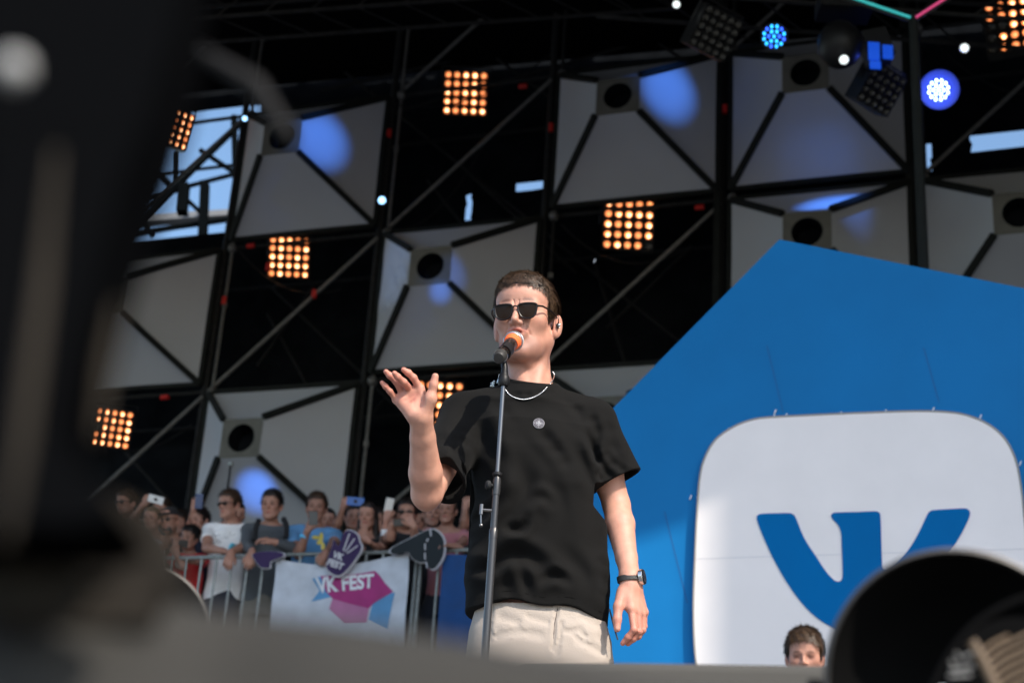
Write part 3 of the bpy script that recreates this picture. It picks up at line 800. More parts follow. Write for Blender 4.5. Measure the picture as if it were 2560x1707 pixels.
def hand_prims(S, wr, mcps, fingers, thumb, s=1.0, k=.006, fr=.0085):
    """wr: wrist, mcps: four knuckles index..little, fingers: list of 3 further joints each, thumb: 4 joints from palm base"""
    wr = np.array(wr, float)
    mc = [np.array(m, float) for m in mcps]
    d = (mc[1] + mc[2]) / 2 - wr
    heel = wr + d * .22
    side = mc[0] - mc[3]; side /= np.linalg.norm(side)
    h1, h2 = heel + side * .017 * s, heel - side * .017 * s
    for i, m in enumerate(mc):
        st = h1 + (h2 - h1) * i / 3
        S.cone(st, m, .0155 * s, .0115 * s * (1 - .05 * i), .012 * s)
    S.cone(mc[0], mc[3], .0105 * s, .0095 * s, .008 * s)
    S.cone(wr, heel, .025 * s, .021 * s, .02 * s)
    for i, f in enumerate(fingers):
        r0 = fr * s * (1.08, 1.08, 1.03, .9)[i]
        pts = [mc[i]] + list(f)
        S.chain(pts, [r0 * 1.12, r0 * 1.0, r0 * .93, r0 * .80], .0035 * s)
        for p in pts[1:3]: S.ell(p, r0 * 1.03, .003 * s)
    S.chain(thumb, [.0165 * s, .0125 * s, .0105 * s, .0088 * s], .008 * s)
    return S

def basis(d, n):
    """columns: side, normal, along for a hand lying along d with palm normal n"""
    d = np.array(d, float); d /= np.linalg.norm(d); n = np.array(n, float); n = n - d * (n @ d); n /= np.linalg.norm(n)
    return np.stack([np.cross(n, d), n, d], 1)
def auto_hand(S, wr, d, n, q, curl=(.5, .5, .5, .6), s=1.0, fr=.0085, thumb_out=.6):
    """simple posed hand; q = +1/-1 puts the thumb on that side"""
    B = basis(d, n); wr = np.array(wr, float)
    W = lambda x, y, z: wr + B @ (np.array([x, y, z]) * s)
    mc = [W(q * (.030 - .0195 * i), 0, .086 - .004 * abs(i - 1)) for i in range(4)]
    F = []
    for i in range(4):
        L = np.array([(.040, .024, .019), (.045, .028, .020), (.042, .026, .019), (.033, .020, .017)][i]) * s
        a = 0; p = mc[i]; js = []
        for l, t in zip(L, (curl[i] * .9, curl[i] * 1.1, curl[i] * .8)):
            a += t
            p = p + B @ np.array([q * (1.5 - i) * .08 * l * math.cos(a), math.sin(a) * l, math.cos(a) * l]); js.append(p)
        F.append(js)
    th = [W(q * .020, .008, .022), W(q * .040, .014, .045), W(q * (.048 + .012 * thumb_out), .022, .075), W(q * (.046 + .02 * thumb_out), .030, .100)]
    hand_prims(S, wr, mc, F, th, s, fr=fr)

def rel(*v): return np.array([v[0], v[1], v[2] + CZ])
# ------------------------------------------------------------------ the singer
H = P(1313, 802, 4.118); HR = rotm(rad(-16), rad(-11), rad(-1.0)); hs = 1.055
NECK = rel(.060, 4.150, 1.585)
SHL, SHR = rel(-.118, 4.15, 1.485), rel(.238, 4.16, 1.497)
ELL, WRL = P(1068, 1232, 3.97), P(1053, 1046, 3.80)
ELR, WRR = P(1541, 1262, 4.19), P(1575, 1440, 4.07)
S = Sdf()
S.col([(.86, .118, .03, .150, .105), (1.0, .115, .03, .145, .10), (1.15, .105, .03, .142, .10), (1.3, .085, .03, .158, .105), (1.42, .068, .03, .155, .10), (1.50, .062, .03, .12, .07)], rel(0, 4.13, 0), np.eye(3), .03)
S.cone(rel(.060, 4.165, 1.50), NECK + [0, 0, .0], .068, .056, .03)
S.cone(NECK, H + HR @ (np.array([0, .022, -.050]) * hs), .0590, .059, .02)
S.cone(rel(.060, 4.16, 1.535), SHL + [0, .01, .010], .042, .038, .05); S.cone(rel(.060, 4.16, 1.535), SHR + [0, .01, .010], .042, .038, .05)
# collar bones and neck cords
S.cone(rel(.046, 4.092, 1.553), rel(-.02, 4.125, 1.548), .009, .007, .02); S.cone(rel(.074, 4.092, 1.553), rel(.15, 4.13, 1.550), .009, .007, .02)
S.cone(rel(.052, 4.092, 1.558), H + HR @ (np.array([-.058, .02, -.045]) * hs), .010, .012, .018)
S.cone(rel(.070, 4.092, 1.558), H + HR @ (np.array([.058, .02, -.045]) * hs), .010, .012, .018)
S.ell(rel(.050, 4.090, 1.640), (.012, .012, .015), .014)
head_prims(S, H, HR, hs, jaw=.92, fine=True, mouth=.003)
# arms
def arm(S, sh, el, wr, s=1.0, up=.050, fo=.046, wri=.027, bulge=None):
    sh, el, wr = map(np.array, (sh, el, wr))
    S.cone(sh, sh + (el - sh) * .55, up * s * 1.05, up * s, .03 * s)
    S.cone(sh + (el - sh) * .55, el, up * s, fo * s * .90, .02 * s)
    m = el + (wr - el) * .28
    S.cone(el, m, fo * s * .90, fo * s * .95, .01 * s); S.cone(m, el + (wr - el) * .75, fo * s * .95, wri * s * 1.12, .01 * s); S.cone(el + (wr - el) * .75, wr, wri * s * 1.12, wri * s, .008 * s)
arm(S, SHL, ELL, WRL, 1.0, .046, .0445, .0285)
arm(S, SHR, ELR, WRR, 1.0, .044, .041, .0255)
S.cone(ELL + [-.004, .0, -.012], ELL + [0.0, .015, -.02], .026, .022, .02)
# raised hand, palm to the camera: joints read from the picture
Y0 = 3.80
wrL2 = P(1051, 1036, Y0 - .004)
mc = [P(1050, 972, Y0 - .012), P(1026, 974, Y0 - .006), P(1006, 982, Y0 + .0), P(991, 999, Y0 + .006)]
F = [[P(1034, 944, Y0 - .030), P(1021, 932, Y0 - .040), P(1009, 924, Y0 - .046)],
     [P(1009, 955, Y0 - .045), P(994, 942, Y0 - .062), P(986, 933, Y0 - .070)],
     [P(990, 953, Y0 - .022), P(975, 939, Y0 - .034), P(965, 929, Y0 - .038)],
     [P(975, 978, Y0 - .012), P(964, 966, Y0 - .018), P(955, 956, Y0 - .022)]]
th = [P(1062, 1022, Y0 - .018), P(1077, 992, Y0 - .034), P(1084, 962, Y0 - .044), P(1088, 941, Y0 - .050)]
hand_prims(S, wrL2, mc, F, th, 1.0, fr=.0080)
S.cone(P(1060, 1030, Y0 - .012), P(1075, 1000, Y0 - .030), .017, .016, .012)     # ball of the thumb
S.cone(P(1030, 1040, Y0 - .010), P(1006, 1006, Y0 - .004), .014, .013, .012)     # outer edge of the palm
S.ell(P(1045, 1002, Y0 - .034), (.013, .010, .019), .014, 's')                    # hollow of the palm
# hanging hand, back of the hand and thumb to the camera
Y1 = 4.06
wr2 = P(1574, 1446, Y1 + .005)
mc = [P(1578, 1522, Y1 - .014), P(1594, 1530, Y1 - .006), P(1606, 1533, Y1 + .008), P(1611, 1530, Y1 + .026)]
F = [[P(1585, 1573, Y1 - .020), P(1570, 1592, Y1 - .010), P(1557, 1607, Y1 - .002)],
     [P(1598, 1578, Y1 - .006), P(1583, 1596, Y1 + .004), P(1570, 1608, Y1 + .012)],
     [P(1607, 1574, Y1 + .012), P(1596, 1590, Y1 + .020), P(1583, 1598, Y1 + .026)],
     [P(1611, 1565, Y1 + .032), P(1602, 1578, Y1 + .036), P(1592, 1585, Y1 + .038)]]
th = [P(1556, 1482, Y1 - .008), P(1546, 1516, Y1 - .020), P(1543, 1548, Y1 - .026), P(1543, 1571, Y1 - .028)]
hand_prims(S, wr2, mc, F, th, 1.0, fr=.0080)
S.cone(P(1560, 1470, Y1 - .006), P(1572, 1515, Y1 - .012), .013, .012, .010)
# hips and legs under the trousers
for q in (-1, 1):
    hx = .118 + q * .085
    S.cone(rel(hx, 4.16, .86), rel(hx + q * .03, 4.15, .50), .078, .055, .03); S.cone(rel(hx + q * .03, 4.15, .50), rel(hx + q * .04, 4.18, .14), .052, .036, .03)
    S.cone(rel(hx + q * .04, 4.18, .105), rel(hx + q * .05, 4.04, .085), .035, .028, .02)
def skin_tint(H, R, s, stub=.0, brow=.25, lipc=(.95, .50, .50), eyes=False):
    def f(V):
        Y = (V - np.array(H)) @ R / s
        x, y, z = Y.T; ax = np.abs(x); fr = y < -.045
        c = np.ones((len(V), 3))
        def mixin(w, col):
            w = np.clip(w, 0, 1)[:, None]; c[:] = c * (1 - w) + c * np.array(col) * w
        g = lambda a, b, sa, sb: np.exp(-(a / sa) ** 2 - (b / sb) ** 2)
        mixin(fr * .9 * np.exp(-(((ax - .030) / .017) ** 2) ** 2 - ((z - (.037 if stub == .82 else .029) + 6 * (ax - .028) ** 2) / .0052) ** 2), (brow, brow * .85, brow * .8))
        mixin(fr * 1.3 * g(x, z + .058 - (.010 if stub == .82 else 0), .022, .0085) * (y < -.074), lipc)
        mixin(fr * .35 * g(ax - .045, z + .012, .022, .02), (1.0, .80, .78))
        mixin(fr * .35 * g(x, z + .020, .014, .014), (1.0, .82, .80))
        mixin(.5 * np.exp(-((ax - .08) / .012) ** 2 - (z / .04) ** 2), (1.0, .72, .70))
        if stub: mixin(stub * (y < .01) * np.exp(-((z + .090) / .036) ** 2) * (1 - .9 * np.exp(-((z + .060) / .010) ** 2 - (x / .03) ** 2)), (.50, .46, .46))
        if eyes:
            mixin(fr * .95 * np.exp(-((ax - .033) / .017) ** 4 - ((z - .0065) / .0095) ** 2), (.20, .13, .11))  # eyes, spread wider and darker to put the socket shade in
            mixin(fr * .5 * g(x, z + .068, .03, .006) * (y < -.07), (.6, .5, .5))
        return c
    return f
tint_h = skin_tint(H, HR, hs, stub=.82, brow=.22)
HANDS = [(wrL2, P(1010, 960, Y0)), (wr2, P(1585, 1580, Y1))]
JN = [j for f in F for j in f] + mc
PALM = [[P(1044, 982, Y0 - .03), P(1036, 1000, Y0 - .02), P(1040, 1022, Y0 - .02), P(1052, 1036, Y0 - .02)], [P(998, 1004, Y0 - .01), P(1016, 996, Y0 - .02), P(1034, 986, Y0 - .02)], [P(1010, 1012, Y0 - .01), P(1028, 1004, Y0 - .02), P(1046, 984, Y0 - .02)]]
def singer_tint(V):
    c = tint_h(V)
    n = sinoise(V, 70, 31) * .5 + sinoise(V, 190, 32) * .5
    for w_, e_ in HANDS:
        d_ = e_ - w_; t_ = np.clip(((V - w_) @ d_) / (d_ @ d_), 0, 1.3); near = np.linalg.norm(V - w_ - t_[:, None] * d_, axis=1) < .09
        k = np.where(near, t_, 0)[:, None]
        c = c * (1 - k * np.array([.02, .20, .20]))
    c = c * (1 - np.clip(n, -1, 1)[:, None] * np.array([.02, .07, .09]))
    for line in PALM:
        for a_, b_ in zip(line[:-1], line[1:]):
            ba_ = b_ - a_; h_ = np.clip(((V - a_) @ ba_) / (ba_ @ ba_), 0, 1); g_ = np.exp(-(np.linalg.norm(V - a_ - h_[:, None] * ba_, axis=1) / .0045) ** 2)[:, None]; c = c * (1 - g_ * np.array([.18, .30, .30]))
    g_ = np.exp(-(np.linalg.norm(V - P(1543, 1571, Y1 - .036), axis=1) / .0075) ** 2)[:, None]; c = c * (1 + g_ * np.array([.10, .30, .32]))
    for j in JN:
        g_ = np.exp(-(np.linalg.norm(V - j, axis=1) / .006) ** 2)[:, None]; c = c * (1 - g_ * np.array([.05, .16, .16]))
    return c
singer = obj('person', S.mesh('person', .0026, tint=singer_tint), M_skin, label='singer in a black t-shirt, beige trousers and sunglasses, one palm raised, at the microphone', cat='person')
print('singer skin', time.time() - T0)

# ---- t-shirt
def xz(px, py): p = P(px, py, 4.02); return (p[0], p[2])
z3 = lambda x, y: (1000 + x / 2.177, 940 + y / 2.177)
creases = [  # (points in the enlarged crop, width m, depth m)
    ([(760, 290), (850, 400), (940, 520)], .012, .010), ([(905, 370), (985, 450), (1050, 560), (1080, 700)], .016, .008),
    ([(1035, 290), (1065, 360), (1075, 430)], .010, .009), ([(1050, 150), (1085, 250), (1090, 330)], .009, .006),
    ([(500, 1000), (600, 968), (700, 980), (810, 1060)], .015, .013), ([(765, 1112), (840, 1082), (915, 1108)], .010, .010),
    ([(640, 1010), (680, 1100), (700, 1180)], .010, .006), ([(690, 775), (650, 835), (595, 830)], .010, .010), ([(600, 830), (590, 780), (640, 700), (690, 620), (680, 540), (600, 440)], .018, .008),
    ([(720, 690), (770, 660), (815, 700)], .010, .006), ([(1000, 620), (1060, 780), (1095, 980)], .022, .008), ([(900, 700), (960, 900), (960, 1060)], .03, .006),
    ([(400, 200), (420, 420), (440, 640), (430, 880)], .03, .014), ([(340, 300), (330, 450), (345, 560)], .012, .010), ([(470, 260), (500, 380), (560, 500)], .014, .007),
    ([(390, 1000), (480, 1040), (560, 1010)], .012, .009), ([(860, 930), (960, 1010), (1050, 1120)], .016, .005), ([(230, 360), (300, 430)], .012, .004), ([(1130, 160), (1180, 330), (1230, 480)], .012, .005), ([(1100, 420), (1180, 520)], .010, .006), ([(600, 60), (700, 75), (830, 40)], .006, .003),
    ([(520, 120), (610, 230)], .012, .004), ([(930, 100), (1010, 180)], .010, .004), ([(1110, 1000), (1120, 1150)], .012, .006),
    ([(560, 1100), (620, 1200)], .012, .004), ([(850, 180), (960, 280)], .012, .003),
    ([(1125, 350), (1175, 420), (1260, 470)], .007, .004), ([(1075, 470), (1130, 540)], .008, .005),
    ([(760, 560), (860, 640), (880, 740)], .014, .005), ([(420, 740), (520, 700), (600, 640)], .012, .006)]
CR = []
for pts, w_, a_ in creases:
    pp = [np.array([*xz(*z3(*p))]) for p in pts]
    pp = [q[:2] for q in spline([np.append(q, 0) for q in pp], 2)]; w_ *= 1.6
    for i in range(len(pp) - 1):
        f0 = math.sin(math.pi * min(1, max(.12, (i + .5) / (len(pp) - 1)))) ** .5
        CR.append((pp[i], pp[i + 1], w_, a_ * f0))
def tee_fold(d, X):
    XZ = X[:, [0, 2]]
    front = X[:, 1] < 4.16
    off = np.zeros(len(X))
    tot = {}
    for a, b, w_, am in CR:
        ba = b - a; l = ba @ ba + 1e-9
        near = np.abs(XZ - (a + b) / 2).max(1) < w_ * 3 + math.sqrt(l) / 2
        if not near.any(): continue
        Q = XZ[near] - a; h = np.clip(Q @ ba / l, 0, 1)
        r = np.sqrt(((Q - h[:, None] * ba) ** 2).sum(1)) / w_
        nx = -ba[1] / math.sqrt(l); nz = ba[0] / math.sqrt(l)
        sg = (Q @ np.array([nx, nz])) / w_
        off[near] += am * .74 * (np.exp(-r * r) - .45 * np.exp(-((r - 1.5) / .9) ** 2))
    W = X * np.array([1.0, 1.0, .45])
    off = np.where(front, off, 0) + .0016 * sinoise(W, 26, 5) + .0008 * sinoise(X, 70, 9)
    return d + off
def in_frame(o, a, b):
    pass
slR_c = P(1550, 1198, 4.17); slL_c = SHL + (ELL - SHL) * .80 + [.014, 0, -.010]
slR_d = slR_c - SHR; slR_d /= np.linalg.norm(slR_d)
slL_d = slL_c - SHL; slL_d /= np.linalg.norm(slL_d)
T = Sdf()
T.col([(.925, .112, .03, .188, .132), (1.0, .112, .03, .187, .132), (1.1, .106, .028, .184, .134), (1.25, .093, .026, .178, .138), (1.38, .080, .022, .172, .136), (1.46, .066, .022, .165, .120), (1.515, .062, .025, .13, .085)], rel(0, 4.13, 0), np.eye(3), .03, pw=2.5)
T.cone(rel(.060, 4.155, 1.545), SHL + [0, 0, .016], .066, .058, .05); T.cone(rel(.060, 4.155, 1.545), SHR + [0, 0, .016], .066, .058, .05)
T.cone(rel(.060, 4.15, 1.53), rel(.060, 4.15, 1.575), .088, .070, .03)
T.cone(SHR + [0, 0, -.002], slR_c + slR_d * .03, .060, .062, .035); T.cone(SHL + [0, 0, -.002], slL_c + slL_d * .03, .060, .069, .035)
T.cone(SHL, SHL + (ELL - SHL) * .85, .058, .058, .02); T.cone(SHR, slR_c + slR_d * .02, .056, .055, .02)
SIDE_R, SIDE_L = SHR + [-.02, 0, 0], SHL + [.02, 0, 0]
NKo = rel(.062, 4.12, 1.598); NKn = np.array([.05, -.42, .9]); NKn /= np.linalg.norm(NKn)
def tee_post(d, X):
    d = tee_fold(d, X)
    # sleeve hems
    for c_, d_, sx in ((slR_c, slR_d, 1), (slL_c, slL_d, -1)):
        w = (X - c_) @ d_
        inside = (X[:, 0] > .245) if sx > 0 else (X[:, 0] < -.085)
        near = inside & (np.linalg.norm(X - c_, axis=1) < .16)
        d = np.where(near, np.maximum(d, w), d)
        r = np.linalg.norm((X - c_) - w[:, None] * d_, axis=1)
        cav = np.maximum(r - (.0545 if sx > 0 else .061), -(w + .05))
        d = np.where(near, np.maximum(d, -cav), d)
    # bottom hem
    hz = 1.5 + .948 + .014 * np.sin(X[:, 0] * 9 + 1) + .006 * np.sin(X[:, 0] * 40)
    d = np.maximum(d, hz - X[:, 2])
    body = np.abs(X[:, 0] - .118) < .30
    hem = np.maximum(np.maximum(np.sqrt(((X[:, 0] - .12) / .172) ** 2 + ((X[:, 1] - 4.16) / .126) ** 2) * .126 - .126, X[:, 2] - hz - .03), -1)
    d = np.maximum(d, -hem)
    # neckline
    w = (X - NKo) @ NKn
    near = np.linalg.norm(X - NKo, axis=1) < .112
    d = np.where(near, np.maximum(d, w), d)
    r = np.linalg.norm((X - rel(.060, 4.150, 1.6))[:, :2], axis=1)
    return d
tee = obj('t_shirt', T.mesh('t_shirt', .0028, post=tee_post), M_tee, singer)
# ribbed collar
cr = []
for k in range(48):
    a = 2 * math.pi * k / 48
    u_ = np.cross(NKn, [0, 1, 0]); u_ /= np.linalg.norm(u_); v_ = np.cross(NKn, u_)
    cr.append(NKo + [-.002, .028, 0.004] + u_ * .0715 * math.cos(a) + v_ * .074 * math.sin(a))
MB().tube(cr, .0095, 8, closed=True).build('collar_band', M_tee, tee, smooth=True)
for sgn_, (c_, d_, r_) in enumerate(((slR_c, slR_d, .0640), (slL_c, slL_d, .0705))):
    pass
st = []
for k in range(60):
    x_ = -.062 + .345 * k / 59; z_ = 1.5 + .948 + .014 * math.sin(x_ * 9 + 1) + .006 * math.sin(x_ * 40) + .020
    ys = np.arange(3.9, 4.2, .002); Xq = np.stack([np.full(len(ys), x_), ys, np.full(len(ys), z_)], 1); dq = tee_fold(T.value(Xq), Xq); iq = np.nonzero(dq < 0)[0]
    if len(iq): st.append(np.array([x_, ys[iq[0]] - .0003, z_]))
MB().tube(st, .0009, 5).build('hem_stitch', mat('stitch_black', (.004, .004, .004), .9, spec=0), tee, smooth=True)
print('tee', time.time() - T0)
# badge
bc = P(1347, 1058, 3.985)
def front_y(Sd, x, z, post=None, y0=3.7, y1=4.3):
    ys = np.arange(y0, y1, .001); X = np.stack([np.full(len(ys), x), ys, np.full(len(ys), z)], 1)
    d = Sd.value(X)
    if post: d = post(d, X)
    i = np.nonzero(d < 0)[0]
    return ys[i[0]] if len(i) else None
for _ in range(4):
    yy = front_y(T, bc[0], bc[2], tee_fold); bc = P(1347, 1058, yy - .003)
M_badge = mat('silver_badge', (.30, .30, .32), .6); M_badged = mat('badge_dark', (.04, .03, .05), .7)
bn = np.array([.0, -1, .12]); bR = frame_at(bc, bn, -.05)
bw = lambda x, y, z: bc + bR @ np.array([x, y, z])
m = MB().lathe([(-.004, .0150), (.0, .0152), (.0012, .0146)], bc, bR[:, 2], 40); bdg = m.build('badge', M_badge, tee)
m = MB()
for rr_ in (.0128, .0085): m.tube([bw(rr_ * math.cos(a * math.pi / 18), rr_ * math.sin(a * math.pi / 18), .0014) for a in range(36)], .0008, 4, closed=True)
for k in range(24):
    a = k * math.pi / 12
    if k % 6 in (0,): continue
    m.tube([bw(.0098 * math.cos(a), .0098 * math.sin(a), .0014), bw(.0118 * math.cos(a + .05), .0118 * math.sin(a + .05), .0014)], .0008, 4)
m.build('badge_ring', M_badged, bdg)
m = MB()
for k in range(8):
    a = k * math.pi / 4; L_ = .0080 if k % 2 == 0 else .0048
    s_ = .0016
    m.add([bw(L_ * math.cos(a), L_ * math.sin(a), .0016), bw(s_ * math.cos(a + .785), s_ * math.sin(a + .785), .0022), bw(0, 0, .0024), bw(s_ * math.cos(a - .785), s_ * math.sin(a - .785), .0022)], [(0, 1, 2, 3)])
m.build('compass_star', M_badge, bdg)
m = MB()
for k in range(4):
    a = k * math.pi / 2 + .785
    m.tube([bw(.0040 * math.cos(a), .0040 * math.sin(a), .0013), bw(.0066 * math.cos(a), .0066 * math.sin(a), .0013)], .0012, 5)
m.build('compass_gap', M_badged, bdg)

# ---- trousers
Q = Sdf()
Q.col([(.62, .128, .03, .190, .120), (.80, .128, .03, .194, .130), (.90, .126, .03, .187, .125), (.975, .120, .03, .165, .115)], rel(0, 4.13, 0), np.eye(3), .02, pw=2.6)
for q in (-1, 1):
    hx = .122 + q * .095
    Q.cone(rel(hx, 4.16, .72), rel(hx + q * .025, 4.15, .42), .098, .085, .04); Q.cone(rel(hx + q * .025, 4.15, .42), rel(hx + q * .035, 4.16, .15), .085, .075, .03)
pc_ = []
for pts, w_, a_ in [([(862, 1245), (845, 1320), (838, 1400), (830, 1480)], .005, .007), ([(500, 1240), (492, 1330), (488, 1420)], .006, .006), ([(1140, 1250), (1165, 1350), (1195, 1480)], .006, .006), ([(700, 1300), (800, 1330)], .010, .004), ([(910, 1380), (980, 1370), (1010, 1400)], .010, .005),
                    ([(950, 1395), (985, 1430), (1100, 1480)], .010, .004), ([(520, 1400), (640, 1380), (760, 1400)], .012, .004), ([(560, 1300), (640, 1330)], .012, .004), ([(880, 1340), (870, 1420), (850, 1500)], .008, .005), ([(1000, 1300), (1080, 1330)], .01, .003)]:
    pp = [np.array([*xz(*z3(*p))]) for p in pts]
    for i in range(len(pp) - 1): pc_.append((pp[i], pp[i + 1], w_, a_))
def pant_post(d, X):
    XZ = X[:, [0, 2]]; off = np.zeros(len(X))
    for a, b, w_, am in pc_:
        ba = b - a; Q_ = XZ - a; h = np.clip(Q_ @ ba / (ba @ ba), 0, 1)
        r = np.sqrt(((Q_ - h[:, None] * ba) ** 2).sum(1)) / w_
        v = .55 * (am * np.exp(-r * r) - .5 * am * np.exp(-((r - 1.8) / .9) ** 2))
        off = np.where(np.abs(v) > np.abs(off), v, off)
    return d + np.where(X[:, 1] < 4.16, off, 0) + .0014 * sinoise(X, 24, 3)
tr = obj('trousers', Q.mesh('trousers', .004, post=pant_post, clip=(rel(-.3, 3.8, .1), rel(.6, 4.5, .962))), M_pants, singer)
for pts in ([(1145, 1252), (1165, 1330), (1190, 1420)], [(490, 1245), (480, 1330), (470, 1420)]):
    m = MB(); pp = []
    for p in pts:
        x_, z_ = xz(*z3(*p)); y_ = front_y(Q, x_, z_) or 4.05; pp.append(np.array([x_, y_ - .001, z_]))
    m.tube(spline(pp, 4), .0022, 5)
    m.build('pocket_trim', mat('dark_trim', (.03, .03, .04), .8), tr, smooth=True)
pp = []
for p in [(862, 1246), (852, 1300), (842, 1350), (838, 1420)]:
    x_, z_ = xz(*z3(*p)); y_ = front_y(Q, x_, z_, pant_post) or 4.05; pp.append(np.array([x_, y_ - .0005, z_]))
MB().tube(spline(pp, 4), .0016, 5).build('fly_seam', mat('fly_shadow_thread', (.10, .08, .07), .9), tr, smooth=True)  # seam thread darkened to put in the shade of the fly
for q in (-1, 1):
    m = MB(); m.ball(rel(.118 + q * .135, 4.09, .085), (.045, .13, .035), 16, 8); m.ball(rel(.118 + q * .135, 4.15, .12), (.043, .06, .05), 14, 8); m.build('shoe', M_blackp, singer, smooth=True)

# ---- hair: short cap plus thousands of cut strands
def hair_sdf(H, R, s, kind='short', vol=1.0):
    G = Sdf(); kw = dict(M=R, o=np.array(H)); A = lambda *v: np.array(v) * s
    v = .0065 * vol
    G.ell(A(0, .020, .036), A(.0765 + v * .7, .098 + v, .087 + v * 1.25), .01 * s, **kw)
    G.ell(A(0, -.030, .074), A(.060 + v * .6, .048 + v * .6, .042 + v), .02 * s, **kw)
    if kind == 'bob' or kind == 'long':
        L_ = -.26 if kind == 'long' else -.10
        for q in (-1, 1): G.cone(A(q * .066, .030, .02), A(q * .085, .035, L_), .032 * s, .028 * s, .03 * s, **kw)
        G.cone(A(0, .08, .0), A(0, .07, L_), .05 * s, .05 * s, .04 * s, **kw)
    if kind == 'tail':
        G.cone(A(0, .10, .03), A(.03, .14, -.08), .03 * s, .018 * s, .02 * s, **kw)
    return G
def hair_post(H, R, s, kind='short', line=.058, nap=-.045, rough=.004, seed=1):
    H = np.array(H)
    def f(d, X):
        Y = (X - H) @ R / s; x, y, z = Y.T; ax = np.abs(x)
        # hairline: forehead, temples, side burns, over the ears, nape
        hl = line - .10 * np.clip(ax - .035, 0, 1) * (ax < .2)
        face = (y < .0) & (z < hl - np.clip(y + .055, -.01, .06) * .75)
        fd = (hl - np.clip(y + .060, -.01, .05) * .55 - z)
        side = np.maximum(-(y + .012 + .25 * np.clip(z, -.05, .05)), 0)
        cut = np.minimum(fd, -(y + .026 - .5 * np.clip(.02 - z, 0, .04)))            # positive in the face
        d = np.maximum(d, np.clip(cut, -1, .03) * s)
        if kind == 'short':
            low = np.where(y > .045, nap, np.where(ax > .05, -.002 - .35 * (.02 - np.abs(y - .022)).clip(0) + .0, nap))
            low = np.interp(y, [-.03, -.012, .000, .012, .032, .045, .06, .10], [-.022, -.022, -.004, .022, .020, -.012, -.04, nap])
            d = np.maximum(d, (low - z) * s)
        n = sinoise(Y * np.array([1, .7, 1]), 190, seed) * rough + sinoise(Y, 420, seed + 1) * rough * .5
        return d - n
    return f
hp = hair_post(H, HR, hs, 'short', .066, -.05, .0016, 1)
G = hair_sdf(H, HR, hs, 'short', .85)
hm = G.mesh('hair', .0026, post=hp, clip=(H - .16, H + .16))
hair = obj('hair', hm, M_hair, singer)
# strands
def strands(G, post, H, R, s, n, ln, rad_, seed=5, up=.34, m_=None, fwd=.6):
    r = np.random.default_rng(seed)
    th = r.uniform(0, 2 * np.pi, n * 3); cz = r.uniform(-.6, 1, n * 3)
    dl = np.stack([np.sqrt(1 - cz ** 2) * np.cos(th), np.sqrt(1 - cz ** 2) * np.sin(th), cz], 1)
    t = np.full(len(dl), .02)
    for _ in range(22):
        X = (dl * t[:, None] + [0, .015, .03]) @ R.T * 1.0 + np.array(H)
        v = post(G.value(X), X); t = np.where(v < 0, t + .006, t)
    X = (dl * t[:, None] + [0, .015, .03]) @ R.T + np.array(H)
    v = post(G.value(X), X); ok = (np.abs(v) < .008) & (t > .05)
    X = X[ok][:n]; dl = dl[ok][:n]
    nrm = dl @ R.T
    flow = np.stack([dl[:, 0] * .25, -np.ones(len(dl)) * fwd, np.where(dl[:, 2] > .6, -.05, -.9)], 1) @ R.T
    flow = flow - nrm * (flow * nrm).sum(1)[:, None]; flow += r.normal(size=flow.shape) * .22 + np.stack([np.sin(dl[:, 0] * 21 + dl[:, 2] * 13), np.sin(dl[:, 1] * 17 + 2), np.sin(dl[:, 0] * 19 - dl[:, 1] * 15)], 1) * .20
    flow /= np.linalg.norm(flow, axis=1)[:, None]
    d1 = flow * (1 - up) + nrm * up; d1 /= np.linalg.norm(d1, axis=1)[:, None]
    L_ = (ln * r.uniform(.5, 1.25, len(X)))[:, None]
    sd = np.cross(d1, nrm); sd /= np.linalg.norm(sd, axis=1)[:, None] + 1e-9
    p0 = X - nrm * .001; p1 = p0 + d1 * L_ * .55 + nrm * .001; p2 = p0 + d1 * L_ - nrm * .0015 + flow * L_ * .1
    w = rad_
    V = np.stack([p0 - sd * w, p0 + sd * w, p1 + sd * w * .8, p1 - sd * w * .8, p2], 1).reshape(-1, 3)
    N_ = len(X); b = np.arange(N_)[:, None] * 5
    Fq = (b + [0, 1, 2, 3]).tolist(); Ft = (b + [3, 2, 4]).tolist()
    me = bpy.data.meshes.new('strands'); me.from_pydata(V.tolist(), [], Fq + Ft); me.update()
    return me
M_strand = mat('hair_strands', (0.070, 0.039, 0.020), 0.45, spec=.5, noise=.8, nscale=140)
obj('strands', strands(G, hp, H, HR, hs, 28000, .0108, .0006), M_strand, hair)

